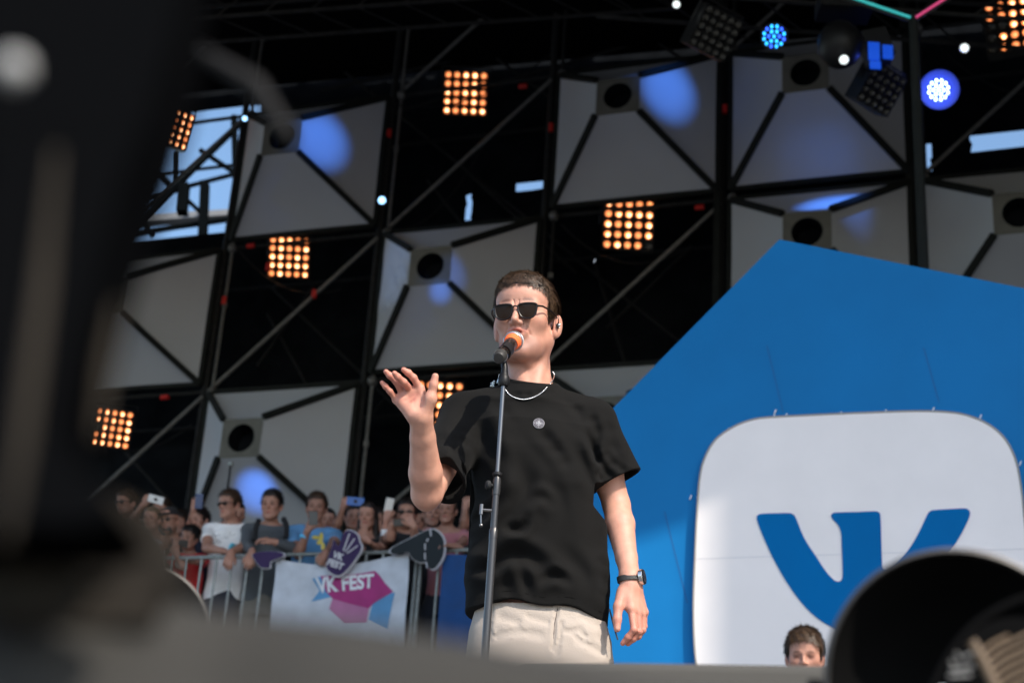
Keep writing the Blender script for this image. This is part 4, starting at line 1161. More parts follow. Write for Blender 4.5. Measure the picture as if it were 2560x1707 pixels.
# ---- sunglasses
HL = lambda x, y, z: H + HR @ (np.array([x, y, z]) * hs)
M_acet = mat('black_acetate', (.010, .007, .007), .35, spec=.3)
M_lens = mat('brown_lens', (.012, .005, .004), .12, spec=.12)
sg = empty('sunglasses', HL(0, -.10, .01)); sg.parent = singer
sg['label'] = 'dark sunglasses with rounded lenses'
lp_ = [(.0080, .0145), (.016, .0185), (.030, .0200), (.046, .0195), (.0555, .0160), (.0560, .006), (.0520, -.010), (.0430, -.0185), (.0300, -.0205), (.0180, -.0170), (.0105, -.006), (.0075, .006)]
for q in (-1, 1):
    f3 = [HL(q * x, -.1035 + .9 * max(0, x - .01) ** 1.6, .003 + z) for x, z in lp_]
    ring = spline(f3, 5, True)
    MB().tube(ring, .0024 * hs, 8, closed=True).build('rim', M_acet, sg, smooth=True)
    cen = sum(ring) / len(ring); lf = -(HR @ np.array([0, -1, 0])) * 0
    m = MB(); n_ = len(ring); m.add([cen + HR @ np.array([0, -.0015, 0])] + ring, [(0, 1 + i, 1 + (i + 1) % n_) for i in range(n_)]); m.build('lens', M_lens, sg, smooth=True)
    m = MB(); hinge = HL(q * .0555, -.0930, .0165)
    m.tube([HL(q * .052, -.097, .0175), hinge, HL(q * .068, -.082, .0165), HL(q * .0795, -.045, .0130), HL(q * .0835, .002, .0080), HL(q * .0850, .020, .0020), HL(q * .083, .034, -.012)], [.0030, .0032, .0028, .0022, .0020, .0020, .0018], 8); m.build('temple', M_acet, sg, smooth=True)
m = MB(); m.tube(spline([HL(-.0085, -.1030, .0135), HL(0, -.1055, .0165), HL(.0085, -.1030, .0135)], 5), .0021, 8); m.build('bridge', M_acet, sg, smooth=True)
# ---- in-ear monitor
m = MB(); m.ball(HL(.0880, .005, -.018), (.006, .007, .009), 12, 8); ie = m.build('earpiece', mat('ear_black', (.01, .01, .01), .2, coat=1), singer, smooth=True)
m = MB(); m.tube(spline([HL(.090, .005, -.012), HL(.091, -.002, -.002), HL(.089, .004, .010), HL(.086, .014, .016)], 5), .0013, 6); m.build('ear_wire', M_acet, ie, smooth=True)
m = MB(); m.ball(HL(.0935, .002, -.015), .002, 8, 6); m.ball(HL(.0925, .002, -.023), .0026, 8, 6); m.build('ear_highlight', mat('ear_glint', (.8, .8, .8), .15, metal=1), ie, smooth=True)  # bright metal beads put in for the glints on the earpiece
# ---- necklace
z1 = lambda x, y: (920 + x / 3.136, 640 + y / 3.136)
def on_body(px, py, y0=4.05, off=.002):
    yy = y0
    for _ in range(5):
        p = P(px, py, yy); a = front_y(T, p[0], p[2], tee_post); b = front_y(S, p[0], p[2])
        c = [v for v in (a, b) if v]; yy = (min(c) if c else yy) - off
    return P(px, py, yy)
ch = [on_body(*z1(*p)) for p in [(1448, 905), (1462, 935), (1440, 985), (1400, 1035), (1350, 1080), (1290, 1110), (1220, 1124), (1160, 1112), (1110, 1085), (1080, 1050)]]
ch += [on_body(*z1(1040, 1020)), on_body(*z1(1022, 970)), on_body(*z1(1030, 925))]
cs = spline(ch, 10); Ls = np.cumsum([0] + [np.linalg.norm(cs[i + 1] - cs[i]) for i in range(len(cs) - 1)])
m = MB(); nl = int(Ls[-1] / .0030)
for k in range(nl):
    t_ = Ls[-1] * (k + .5) / nl; p = np.array([np.interp(t_, Ls, [c[a] for c in cs]) for a in range(3)]); p2 = np.array([np.interp(min(t_ + .002, Ls[-1]), Ls, [c[a] for c in cs]) for a in range(3)])
    dd_ = p2 - p; dd_ /= np.linalg.norm(dd_) + 1e-9
    sd_ = np.cross(dd_, [0, -1, 0]); sd_ /= np.linalg.norm(sd_) + 1e-9
    ang = .6 if k % 2 else .5
    d2 = dd_ * math.cos(ang) + sd_ * math.sin(ang)
    m.ball(p + [0, -.001, 0], (.0030, .0013, .0013), 8, 5, np.stack([d2, np.cross([0, -1, 0], d2), np.array([0, -1, 0])], 1) if True else None)
m.build('necklace', mat('silver', (.80, .80, .80), .25, metal=.95), singer, smooth=True)
# ---- wrist watch
wd = WRR - ELR; wd /= np.linalg.norm(wd); wc = P(1573, 1447, Y1 + .004)
wa = empty('wrist_watch', wc); wa.parent = singer
u_ = np.cross(wd, [0, 1, 0]); u_ /= np.linalg.norm(u_); v_ = np.cross(wd, u_)
if u_[0] < 0: u_ = -u_
m = MB(); vs = []; n_ = 40
for k in range(n_):
    a = 2 * math.pi * k / n_; e_ = u_ * math.cos(a) * .0290 + np.array([0, 1, 0]) * math.sin(a) * .0265
    for (w_, t_) in ((-.0095, 1.0), (-.009, 1.10), (.009, 1.10), (.0095, 1.0)): vs.append(wc + e_ * t_ + wd * w_)
m.add(vs, [(k * 4 + j, k * 4 + (j + 1) % 4, ((k + 1) % n_) * 4 + (j + 1) % 4, ((k + 1) % n_) * 4 + j) for k in range(n_) for j in range(4)])
m.build('strap', mat('black_leather', (.02, .02, .019), .55, bump=.5, bscale=300), wa, smooth=True)
wn = u_ * .93 + np.array([0, -.36, 0]); wn /= np.linalg.norm(wn); fc = wc + wn * .0335
M_stl = mat('watch_steel', (.75, .72, .68), .25, metal=1)
MB().lathe([(-.006, .018), (-.004, .0205), (.0045, .0208), (.0065, .0185)], fc, wn, 32).build('case', M_stl, wa, smooth=True)
MB().lathe([(.0045, .0195), (.0078, .0190), (.0085, .0165)], fc, wn, 32).build('bezel', M_blackp, wa, smooth=True)
m = MB(); wR = frame_at(fc, wn)
for k in range(12):
    a = k * math.pi / 6; m.box(fc + wR @ np.array([.0125 * math.cos(a), .0125 * math.sin(a), .0088]), (.0028, .0009, .0006), wR @ np.array(Matrix.Rotation(a, 3, 'Z')))
for a, L_ in ((.9, .010), (2.6, .007)): m.box(fc + wR @ np.array([L_ / 2 * math.cos(a), L_ / 2 * math.sin(a), .0091]), (L_, .0012, .0005), wR @ np.array(Matrix.Rotation(a, 3, 'Z')))
m.build('dial_marks', M_stl, wa)
print('singer done', time.time() - T0)

# ================================================================== MICROPHONE AND STAND
ball = P(1285, 851, 3.955); tail = P(1247, 895, 3.80)
ax = tail - ball; ML = np.linalg.norm(ax); ax /= ML
mi = empty('microphone', ball, 'black wireless microphone with an orange tape ring, held in the stand clip', 'microphone')
M_grille = mat('mic_grille', (.55, .55, .56), .35, metal=.8, bump=.0)
m = MB()
rb = .0255; u_ = np.cross(ax, ZU); u_ /= np.linalg.norm(u_); v_ = np.cross(ax, u_)
MB().ball(ball, rb * .93, 20, 12).build('foam', mat('mic_foam', (.05, .05, .05), .9), mi, smooth=True)
for k in range(26):
    for sgn in (1, -1):
        pts = []
        for j in range(15):
            t_ = -.95 + 1.7 * j / 14; rr_ = rb * math.sqrt(max(0.02, 1 - t_ * t_)); a = 2 * math.pi * k / 26 + sgn * t_ * 1.1
            pts.append(ball + ax * t_ * rb + (u_ * math.cos(a) + v_ * math.sin(a)) * rr_)
        m.tube(pts, .00065, 4, cap=False)
m.build('grille', M_grille, mi, smooth=True)
MB().lathe([(.008, .0256), (.010, .0272), (.015, .0272), (.017, .0256)], ball, ax, 32).build('grille_ring', M_grille, mi, smooth=True)
MB().lathe([(.017, .0235), (.024, .0225), (.040, .0205), (.044, .0195)], ball, ax, 28).build('tape_ring', mat('orange_tape', (.95, .16, .04), .55), mi, smooth=True)
MB().lathe([(.028, .0212), (.034, .0216), (.036, .0210)], ball, ax, 28).build('tape_edge', mat('orange_tape2', (.8, .11, .03), .55), mi, smooth=True)
MB().lathe([(.042, .0180), (.046, .0184), (.10, .0176), (ML - .030, .0180), (ML - .028, .0185)], ball, ax, 28).build('body', mat('mic_black', (.012, .011, .010), .22, coat=.4), mi, smooth=True)
MB().lathe([(ML - .028, .0187), (ML - .024, .0187)], ball, ax, 28).build('steel_ring', M_stl, mi, smooth=True)
MB().lathe([(ML - .024, .0172), (ML - .004, .0165), (ML + .002, .0130), (ML + .003, .004)], ball, ax, 28).build('end_cap', mat('mic_cap', (.03, .028, .025), .5), mi, smooth=True)
# stand
SX = P(1262, 915, 3.86)
sx, sy = SX[0], 3.86
def SPt(py):
    """height on the stand seen at picture row py"""
    zz = np.linspace(CZ, CZ + 2.2, 2200); X = np.stack([np.full(2200, sx), np.full(2200, sy), zz], 1) - CAM
    yy = -(X @ UPV) / (X @ FWD) * FPX; xx = (X @ RGT) / (X @ FWD) * FPX
    row = 853.5 + xx * math.sin(ROLL) + yy * math.cos(ROLL)
    return zz[np.argmin(np.abs(row - py))]
stn = empty('microphone_stand', (sx, sy, DECK), 'straight black microphone stand in front of the singer', 'microphone stand')
M_rod = mat('stand_chrome_black', (.16, .16, .16), .28, metal=.85)
M_tube_ = mat('stand_black', (.035, .035, .036), .38, metal=.3, coat=.3)
V_ = lambda z: np.array([sx, sy, z])
zc, zk, zb = SPt(948), SPt(1218), SPt(1335)
MB().tube([V_(zk), V_(zc)], .0058, 14).build('rod', M_rod, stn, smooth=True)
MB().lathe([(0, .0098), (.012, .0105), (.040, .0105), (.046, .0088)], V_(zk - .02), ZU, 20).build('clutch', M_tube_, stn, smooth=True)
MB().lathe([(0, .0090), (.004, .0125), (.010, .0125), (.012, .0090)], V_(zk + .028), ZU, 20).build('clutch_collar', M_blackp, stn, smooth=True)
MB().tube([V_(zb), V_(zk)], .0085, 14).build('middle_tube', M_tube_, stn, smooth=True)
MB().lathe([(-.012, .0105), (.012, .0108), (.014, .0095)], V_(zb), ZU, 20).build('lower_clutch', M_tube_, stn, smooth=True)
MB().tube([V_(DECK + .02), V_(zb)], .0100, 14).build('lower_tube', M_tube_, stn, smooth=True)
m = MB(); kp = V_(zk + .004); m.tube([kp, kp + [-.020, -.004, 0]], .004, 8); m.lathe([(0, .009), (.003, .0115), (.009, .0115), (.012, .008)], kp + [-.016, -.003, 0], (-1, -.3, 0), 14); m.build('clutch_knob', M_dsteel, stn, smooth=True)
kz = SPt(1277); kp = V_(kz); m = MB(); m.tube([kp, kp + [-.032, -.002, 0]], .0035, 8); m.tube([kp + [-.034, -.002, .014], kp + [-.034, -.002, -.012]], .0050, 8); m.tube([kp + [-.034, -.002, -.012], kp + [-.032, -.002, -.036]], .0022, 6); m.ball(kp + [-.032, -.002, -.040], .005, 8, 6); m.build('cable_hook', M_rod, stn, smooth=True)
MB().lathe([(0, .14), (.012, .14), (.02, .11), (.03, .02)], (sx, sy, DECK), ZU, 40).build('round_base', M_blackp, stn, smooth=True)
# clip
m = MB(); m.lathe([(-.018, .0115), (-.012, .0150), (.004, .0150), (.010, .0115), (.016, .010)], V_(zc), ZU, 20)
cl = P(1260, 884, 3.865)
m.tube([V_(zc) + [0, 0, .012], V_(zc + .03), cl + [0, 0, -.018]], [.009, .0085, .008], 12)
m.build('clip_base', M_blackp, stn, smooth=True)
cc = ball + ax * (ML * .62); m = MB(); vs = []; n_ = 18
for k in range(n_ + 1):
    a = math.pi * (.12 + 1.16 * k / n_) + .6
    for (h_, r_) in ((-.022, .0188), (-.022, .0212), (.022, .0212), (.022, .0188)): vs.append(cc + ax * h_ + (u_ * math.cos(a) + v_ * math.sin(a)) * r_)
m.add(vs, [(k * 4 + j, k * 4 + (j + 1) % 4, (k + 1) * 4 + (j + 1) % 4, (k + 1) * 4 + j) for k in range(n_) for j in range(4)])
m.build('clip_cradle', M_blackp, stn, smooth=True)
# charm hanging by the collar
m = MB(); rr2 = random.Random(4); c0 = on_body(1235, 962, off=.006)
for k in range(14): m.ball(c0 + np.array([rr2.uniform(-.010, .010), rr2.uniform(-.004, 0), rr2.uniform(-.009, .010)]), (rr2.uniform(.0015, .004), .002, rr2.uniform(.0015, .005)), 6, 4)
m.tube([c0 + [.008, 0, .008], c0 + [.012, 0, .022]], .002, 6)
ch_ = m.build('shirt_charm', mat('glass_charm', (.35, .42, .45), .15, metal=.7), singer)
# ================================================================== NEAR THE CAMERA
M_gcase = mat('grey_ledge', (0.022, 0.021, 0.018), 0.9, noise=.12, nscale=8)
M_gdark = mat('dark_fixture', (0.010, 0.0095, 0.009), 0.7, spec=.15, noise=.3, nscale=9)
M_tan = mat('sunlit_edge_tan', (0.026, 0.022, 0.017), .8, spec=.1, noise=.3, nscale=12)  # sunlight on the fixture edges put into the colour
# padded grey ledge right under the lens
near = [P(-400, 1480, .46), P(300, 1465, .47), P(560, 1490, .48), P(900, 1525, .48), P(1350, 1600, .50), P(1700, 1690, .53), P(2200, 1740, .56), P(2900, 1760, .6)]
top = spline(near, 6)
m = MB(); vs = []
prof = [(0.0, -.30), (0.0, -.02), (.006, -.006), (.02, .0), (.12, .004)]
for p in top:
    for (b_, z_) in prof: vs.append(p + np.array([0, b_, z_]))
n_ = len(prof)
m.add(vs, [(i * n_ + j, (i + 1) * n_ + j, (i + 1) * n_ + j + 1, i * n_ + j + 1) for i in range(len(top) - 1) for j in range(n_ - 1)])
m.build('padded_ledge', M_gcase, label='blurred grey padded ledge along the bottom edge right under the camera', cat='ledge', smooth=True)
# low grey floor monitor further back, cutting off the singer at the hips
t = empty('floor_monitor', P(1800, 1700, 2.2), 'grey top of a long low floor monitor in front of the singer legs', 'floor monitor')
a, b = P(1290, 1648, 2.15), P(2230, 1662, 2.15)
c_, d_ = b + [0, .35, .0], a + [0, .35, .0]
m = MB(); m.add([a, b, c_, d_, a - ZU * .35, b - ZU * .35, c_ - ZU * .35, d_ - ZU * .35], [(0, 1, 2, 3), (0, 4, 5, 1), (1, 5, 6, 2), (2, 6, 7, 3), (3, 7, 4, 0), (4, 7, 6, 5)])
cab = m.build('cabinet', mat('monitor_grey', (.070, .067, .060), .9, spec=.2), t)
bv = cab.modifiers.new('b', 'BEVEL'); bv.width = .012; bv.segments = 3
m = MB(); flatbar(m, a - ZU * .06 + [.03, -.004, 0], b - ZU * .06 + [-.03, -.004, 0], .02, .006, (0, -1, 0)); m.build('rail', M_gdark, t)

def drum(c, r, axis, label, y_, depth=.24, inner=M_gdark, coil=True):
    """open metal drum lamp with a rolled rim and a ribbed reflector inside"""
    c = np.array(c, float); R = frame_at(c, axis); ax_ = R[:, 2]
    t = empty('drum_lamp', c, label, 'stage lamp')
    MB().lathe([(-depth, r * .80), (-depth * .9, r * .93), (-depth * .4, r), (0, r)], c, ax_, 56, closed=False).build('shell', M_gdark, t, smooth=True)
    m = MB(); m.lathe([(-depth * .4, r * .97), (0, r * .985), (.004, r * 1.0), (.002, r * 1.03), (-.006, r * 1.03)], c, ax_, 56, closed=False); m.build('rim', M_rimm, t, smooth=True)
    m = MB(); m.lathe([(-.003, r * .985), (-depth * .5, r * .75), (-depth * .8, r * .3), (-depth * .85, .005)], c, ax_, 48, closed=False); m.build('reflector', inner, t, smooth=True)
    for q in (-1, 1):
        MB().tube([c + R[:, 0] * r * 1.05 * q - ax_ * depth * .5, c + R[:, 0] * r * 1.1 * q - ax_ * depth * .5 - ZU * r * 1.3], .008, 8).build('bracket', M_gdark, t)
    return t, R
M_rimm = mat('rim_metal', (.036, .033, .029), .45, metal=.1)
M_slat = mat('tan_slat', (.12, .08, .045), .5)
c1 = P(2400, 1704, 1.42)
M_inblack2 = mat('fixture_matt_black', (0.0030, 0.0032, 0.0036), 0.95, spec=.0)
M_inblack = mat('drum_inside', (0.005, 0.005, 0.005), 0.9, spec=.0)
dr, R1 = drum(c1, .116, (-.12, -1, -.12), 'big round black drum lamp with a pale curved rim at the lower right', 1.42, .12, inner=M_inblack)
t2 = empty('louvred_lamp', P(2560, 1720, 1.2), 'small louvred lamp with tan ribs glinting in the bottom right corner', 'stage lamp')
zz = lambda x, y, d=0.0: P(1900 + x / 3.5636, 1300 + y / 3.5636, 1.22 + d)
MB().tube(spline([zz(1500, 1560), zz(1700, 1180), zz(1950, 900), zz(2352, 690), zz(2800, 640)], 6), .003, 8).build('rim', M_inblack, t2, smooth=True)
MB().tube(spline([zz(1885, 1075), zz(1990, 1260), zz(2090, 1480), zz(2140, 1620)], 4), .0042, 8).build('divider', M_slat, t2, smooth=True)
for (a_, b_, c_) in [((1985, 1165), (2080, 1090), (2210, 1030)), ((2015, 1235), (2150, 1130), (2400, 1000)), ((2040, 1300), (2200, 1190), (2450, 1080)), ((2070, 1365), (2220, 1260), (2470, 1150)), ((2100, 1430), (2250, 1330), (2500, 1230)), ((2120, 1500), (2280, 1400), (2500, 1310)), ((2140, 1570), (2300, 1480), (2500, 1400))]:
    MB().tube(spline([zz(*a_), zz(*b_, .004), zz(*c_, .01)], 4), [.0014] * 9, 6).build('louvre', M_slat, t2, smooth=True)
for (a_, b_) in [((1730, 1160), (1790, 1240)), ((1650, 1225), (1740, 1290)), ((1700, 1330), (1900, 1300)), ((1680, 1390), (1880, 1375)), ((1820, 1215), (1900, 1190))]:
    MB().tube([zz(*a_), zz(*b_)], .0013, 6).build('wire_tip', M_steel, t2, smooth=True)
MB().lathe([(.0, .05), (.03, .045), (.035, .01)], zz(2330, 1400, .03), (.2, 1, -.1), 24).build('shell', M_inblack, t2, smooth=True)
# left drum with lit rim
dl_, R3 = drum(P(335, 1595, 2.3), .107, (.1, -1, -.15), 'grey drum lamp with a pale curved rim at the lower left', 2.3, .12, inner=M_gcase)
M_lump = mat('lump_grey', (.020, .018, .015), .9, spec=.1)
# blurred moving head fixture standing close at the left
t = empty('blurred_fixture', P(130, 1500, .55), 'huge out of focus black light fixture filling the left edge of the picture', 'stage light')
y_ = .50; M_case_w = mat('blob_white', (.30, .30, .29), .6)
def slab(name, pts, y, th, m_):
    m = MB(); m.poly([P(px, py, y) for px, py in pts], (0, -1, 0), th); return m.build(name, m_, t)
slab('body', [(-260, -200), (470, -200), (420, 100), (365, 290), (300, 450), (245, 620), (200, 800), (150, 1000), (135, 1090), (190, 1160), (255, 1215), (300, 1280), (200, 1310), (-260, 1300)], .40, .045, M_inblack2)
slab('base_cover', [(-260, 1180), (60, 1215), (280, 1230), (400, 1290), (420, 1400), (380, 1560), (-260, 1560)], .47, .03, mat('fixture_base_grey', (.024, .0215, .0185), .95, spec=.0, noise=.5, nscale=30))
MB().tube([P(140, 380, .40), P(105, 720, .40), P(55, 1100, .40), P(15, 1350, .40)], [.0012, .0026, .0028, .0014], 10).build('sunlit_yoke_edge', M_tan, t, smooth=True)  # streak for the sunlit edge of the yoke
MB().tube([P(290, 760, .42), P(262, 920, .42), P(240, 1090, .42)], [.0010, .0022, .0014], 10).build('sunlit_side_edge', M_tan, t, smooth=True)  # shorter streak standing for another sunlit edge
MB().ball(P(35, 175, .38), .0050, 12, 8).build('pale_blob', M_case_w, t, smooth=True)  # small pale blob in front of the black body
MB().tube([P(500, 130, .62), P(640, 215, .62), P(730, 350, .62)], [.003, .005, .003], 10).build('cable_loop', M_gdark, t, smooth=True)
for (px, py, y, r, m_) in [(150, 1400, .47, .012, M_lump), (330, 1390, .52, .010, M_lump), (60, 1480, .45, .012, M_lump), (300, 1490, .5, .014, M_lump)]:
    MB().ball(P(px, py, y), (r * 1.5, r, r), 14, 8).build('base_lump', m_, t, smooth=True)
# ================================================================== THE CROWD BEHIND THE BARRIER
zA = lambda x, y: (280 + x / 3.92, 1200 + y / 3.92)
zB = lambda x, y: (680 + x / 3.92, 1200 + y / 3.92)
YR = 12.6
pR = P(*zB(1900, 682), YR); lo_, hi_ = 12.0, 16.0
for _ in range(40):
    mid = (lo_ + hi_) / 2
    if P(*zA(600, 762), mid)[2] < pR[2]: lo_ = mid
    else: hi_ = mid
pL = P(*zA(600, 762), mid)
RAILZ = pR[2]; PLAT = RAILZ - 1.10
bu = (pR - pL); bu[2] = 0; bu /= np.linalg.norm(bu); bnn = np.array([bu[1], -bu[0], 0])
def onbar(px, py, back=0.0):
    """point on the upright plane 'back' metres behind the barrier"""
    return hit(px, py, pL - bnn * back, bnn)
MB().box((pL + pR) / 2 - bnn * 1.6 + np.array([-.3, 0, PLAT - .08 - RAILZ]), (7.5, 4.2, .16), np.stack([bu, -bnn, ZU], 1)).build('viewing_platform', M_deck, label='raised platform the crowd stands on behind the barrier', cat='platform')
M_galv = mat('barrier_galvanised', (.26, .28, .27), .45, metal=.4, noise=.2, nscale=30)
def barrier(s0, s1, label, step=.145):
    t = empty('crowd_barrier', pL + bu * s0 + ZU * (PLAT - RAILZ), label, 'barrier')
    q = lambda s_, z: pL + bu * s_ + ZU * (z - RAILZ)
    MB().tube([q(s0, PLAT + .15), q(s0, RAILZ), q(s1, RAILZ), q(s1, PLAT + .15)], .021, 10).build('frame', M_galv, t, smooth=True)
    MB().tube([q(s0, PLAT + .15), q(s1, PLAT + .15)], .018, 8).build('lower_rail', M_galv, t, smooth=True)
    n = int((s1 - s0) / step)
    for k in range(1, n): MB().tube([q(s0 + (s1 - s0) * k / n, PLAT + .15), q(s0 + (s1 - s0) * k / n, RAILZ)], .0105, 8).build('bar', M_galv, t, smooth=True)
    for s_ in (s0 + .2, s1 - .2): MB().tube([q(s_, PLAT + .15), q(s_, PLAT + .02) - bnn * .0, q(s_, PLAT + .01) + bnn * .3], .015, 6).build('foot', M_galv, t, smooth=True)
BL = float(np.linalg.norm((pR - pL)[:2]))
barrier(-1.2, 1.02, 'left steel crowd barrier with bars showing under the white t-shirt man')
barrier(1.06, BL - .42, 'middle steel crowd barrier covered by the printed white banner')
barrier(BL - .38, BL + 1.6, 'right steel crowd barrier beside the dark blue cloth, behind the singer')

CLO = {}
def cloth(name, col): return mat('cloth_' + name, col, .9, noise=.1, nscale=9, bump=.2, bscale=60, sheen=.1)
HAIRC = dict(dark=(.018, .012, .010), brown=(.05, .028, .016), fair=(.16, .10, .055), black=(.008, .007, .007))
def hairm(k): return mat('hair_' + k, HAIRC[k], .5, noise=.45, nscale=45)
def crowd(head, label, back=.35, s=1.0, yaw=-10, pitch=-14, roll=0, hair='short', hc='dark', shirt=None, sleeve='short', pants=(.02, .025, .04), arms=None, glasses=None, cap=None, beard=0, body_yaw=None, female=False, skin=1.0, lean=.10, extra=None):
    Hc = onbar(*head, back) if not isinstance(head, np.ndarray) else head
    R = rotm(rad(yaw), rad(pitch), rad(roll)); by = rad(yaw * .5 if body_yaw is None else body_yaw)
    Rb = rotm(by)
    hs_ = s * (.96 if female else 1.0)
    N = Hc + R @ np.array([0, .025, -.075]) * hs_ + np.array([0, .03, -.070]) * s
    w = (.155 if female else .185) * s
    W = lambda x, y, z: N + Rb @ (np.array([x, y, z]) * s)
    shl, shr = W(-w / s, .02, -.075), W(w / s, .02, -.075)
    B = Sdf(); jt = .6
    foot = PLAT if not isinstance(head, np.ndarray) else DECK
    hipz = max(foot + .80 * s, N[2] - .62 * s)
    hip = W(0, lean, 0); hip[2] = hipz; L_ = (N[2] - hipz) / s
    B.cone(N + [0, 0, .0], Hc + R @ np.array([0, .02, -.05]) * hs_, (.050 if female else .056) * s, .052 * s, .02)
    tw = (.135 if female else .155)
    tb = [(-L_ - .05, 0, lean + .02, tw, .10), (-L_ + .15, 0, lean * .7 + .02, tw * .88, .09), (-.25, 0, lean * .4 + .02, tw * 1.02, .105), (-.10, 0, .02, tw * .92, .09), (-.03, 0, .02, tw * .55, .06)]
    B.col([(a * s, b * s, c * s, d * s, e * s) for a, b, c, d, e in tb], N, Rb, .03)
    for sh in (shl, shr): B.cone(W(0, .02, -.02), sh + [0, 0, .01], .045 * s, .040 * s, .04)
    rj = random.Random(int(Hc[0] * 977) % 1000); head_prims(B, Hc, R, hs_, jaw=(.88 if female else 1.0) * rj.uniform(.94, 1.14))
    C = Sdf()
    nolo = sleeve == 'none'
    inf = .014
    C.col([(a * s, b * s, c * s, (d + inf + .008 * (i < 2)) * s, (e + inf) * s) for i, (a, b, c, d, e) in enumerate(tb[:-1])] + [(-.045 * s, 0, .02 * s, tw * .60 * s, .075 * s)], N, Rb, .03)
    if not nolo:
        for sh in (shl, shr): C.cone(W(0, .02, -.022), sh + [0, 0, .008], .060 * s, .054 * s, .04)
    else:
        for q in (-1, 1): C.cone(W(q * .09, -.05, -.16), W(q * .07, .02, -.03), .018 * s, .016 * s, .01)
    cuts = []
    arms = arms or {}
    for key, sh, q in (('l', shl, -1), ('r', shr, 1)):
        a = arms.get(key)
        if a is None: el, wr = sh + Rb @ np.array([q * .05, .0, -.28]) * s, sh + Rb @ np.array([q * .06, -.06, -.52]) * s; hd, hn, cu, tq = (0, -.1, -1), (-q, 0, 0), (.3, .35, .4, .4), -q
        else:
            el = onbar(*a['e'], back - a.get('ed', .12)); wr = onbar(*a['w'], back - a.get('wd', .30)); hd = a.get('d', (0, -.3, -1)); hn = a.get('n', (0, 1, 0)); cu = a.get('c', (.5, .55, .6, .6)); tq = a.get('t', -q)
        arm(B, sh, el, wr, s * (.82 if female else 1.0), .046, .042, .026)
        auto_hand(B, wr + np.array(hd) / np.linalg.norm(hd) * .01, hd, hn, tq, cu, s * (.92 if female else 1.0), fr=.0095)
        if sleeve == 'short': C.cone(sh, sh + (np.array(el) - sh) * .62, .055 * s, .060 * s, .03); cuts.append((sh + (np.array(el) - sh) * .58, (np.array(el) - sh) / np.linalg.norm(np.array(el) - sh), .075 * s))
        if sleeve == 'long':
            C.cone(sh, el, .056 * s, .050 * s, .03); C.cone(el, el + (np.array(wr) - el) * .88, .050 * s, .036 * s, .02)
    for q in (-1, 1):
        B.cone(hip + Rb @ np.array([q * .085, .02, -.02]) * s, np.array([hip[0] + q * .10 * s, hip[1] + .03, foot + .09]), .075 * s, .036 * s, .02)
        B.cone(np.array([hip[0] + q * .10 * s, hip[1] + .03, foot + .05]), np.array([hip[0] + q * .11 * s, hip[1] - .12, foot + .03]), .036 * s, .028 * s, .02)
    tint0 = skin_tint(Hc, R, hs_, stub=beard, brow=.20, eyes=glasses is None, lipc=(.85, .40, .42) if female else (.95, .6, .6))
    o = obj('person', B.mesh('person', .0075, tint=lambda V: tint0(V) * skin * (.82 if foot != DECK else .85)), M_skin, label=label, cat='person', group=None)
    sd_ = int(Hc[0] * 100) % 97
    def cpost(d, X):
        for c, dd, r in cuts:
            ww = (X - c) @ dd; d = np.where(np.linalg.norm(X - c, axis=1) < r * 1.35, np.maximum(d, ww), d)
        ww = (X - N) @ (Rb @ np.array([0, -.45, .9])) + .004 * s + (.03 * s if female else 0)
        d = np.where(np.linalg.norm(X - N, axis=1) < .13 * s, np.maximum(d, ww), d)
        d = np.maximum(d, (hipz - .06) - X[:, 2])
        return d + .005 * sinoise(X * np.array([1, 1, .6]), 26, sd_)
    if shirt: obj('shirt', C.mesh('shirt', .010, post=cpost), cloth(*shirt), o)
    Lg = Sdf(); Lg.col([(-.16 * s, 0, .02, .165 * s, .12 * s), (.05 * s, 0, .01, .150 * s, .11 * s)], hip, Rb, .03)
    for q in (-1, 1): Lg.cone(hip + Rb @ np.array([q * .085, .02, -.08]) * s, np.array([hip[0] + q * .10 * s, hip[1] + .03, foot + .10]), .092 * s, .06 * s, .03)
    obj('trousers', Lg.mesh('trousers', .018, post=lambda d, X: d + .006 * sinoise(X, 20, sd_ + 1)), cloth('trouser%d' % (int(pants[0] * 1000)), pants), o)
    if cap is None:
        v = 1.2 if hair != 'short' else 1.5
        Gh = hair_sdf(Hc, R, hs_, hair, v)
        hmm = Gh.mesh('hair', .0075, post=hair_post(Hc, R, hs_, 'short' if hair == 'short' else 'x', .066, -.05, .0035 if foot != DECK else .002, sd_))
        ho = obj('hair', hmm, hairm(hc), o)
        if foot == DECK: obj('strands', strands(Gh, hair_post(Hc, R, hs_, 'short', .066, -.05, .002, sd_), Hc, R, hs_, 9000, .026, .0009, up=.22), M_strand, ho)
        elif hair == 'short': obj('strands', strands(Gh, hair_post(Hc, R, hs_, 'short', .062, -.05, .0035, sd_), Hc, R, hs_, 1500, .026, .0016, up=.35, seed=sd_), hairm(hc), ho)
    else:
        K = Sdf(); K.ell(np.array([0, .018, .045]) * hs_, np.array([.088, .108, .088]) * hs_, .01, M=R, o=Hc); K.ell(np.array([0, -.10, .055]) * hs_, np.array([.062, .055, .008]) * hs_, .02, M=R, o=Hc)
        obj('cap', K.mesh('cap', .008, post=lambda d, X: np.maximum(d, .045 * hs_ - ((X - Hc) @ R)[:, 2])), cloth('cap', cap), o)
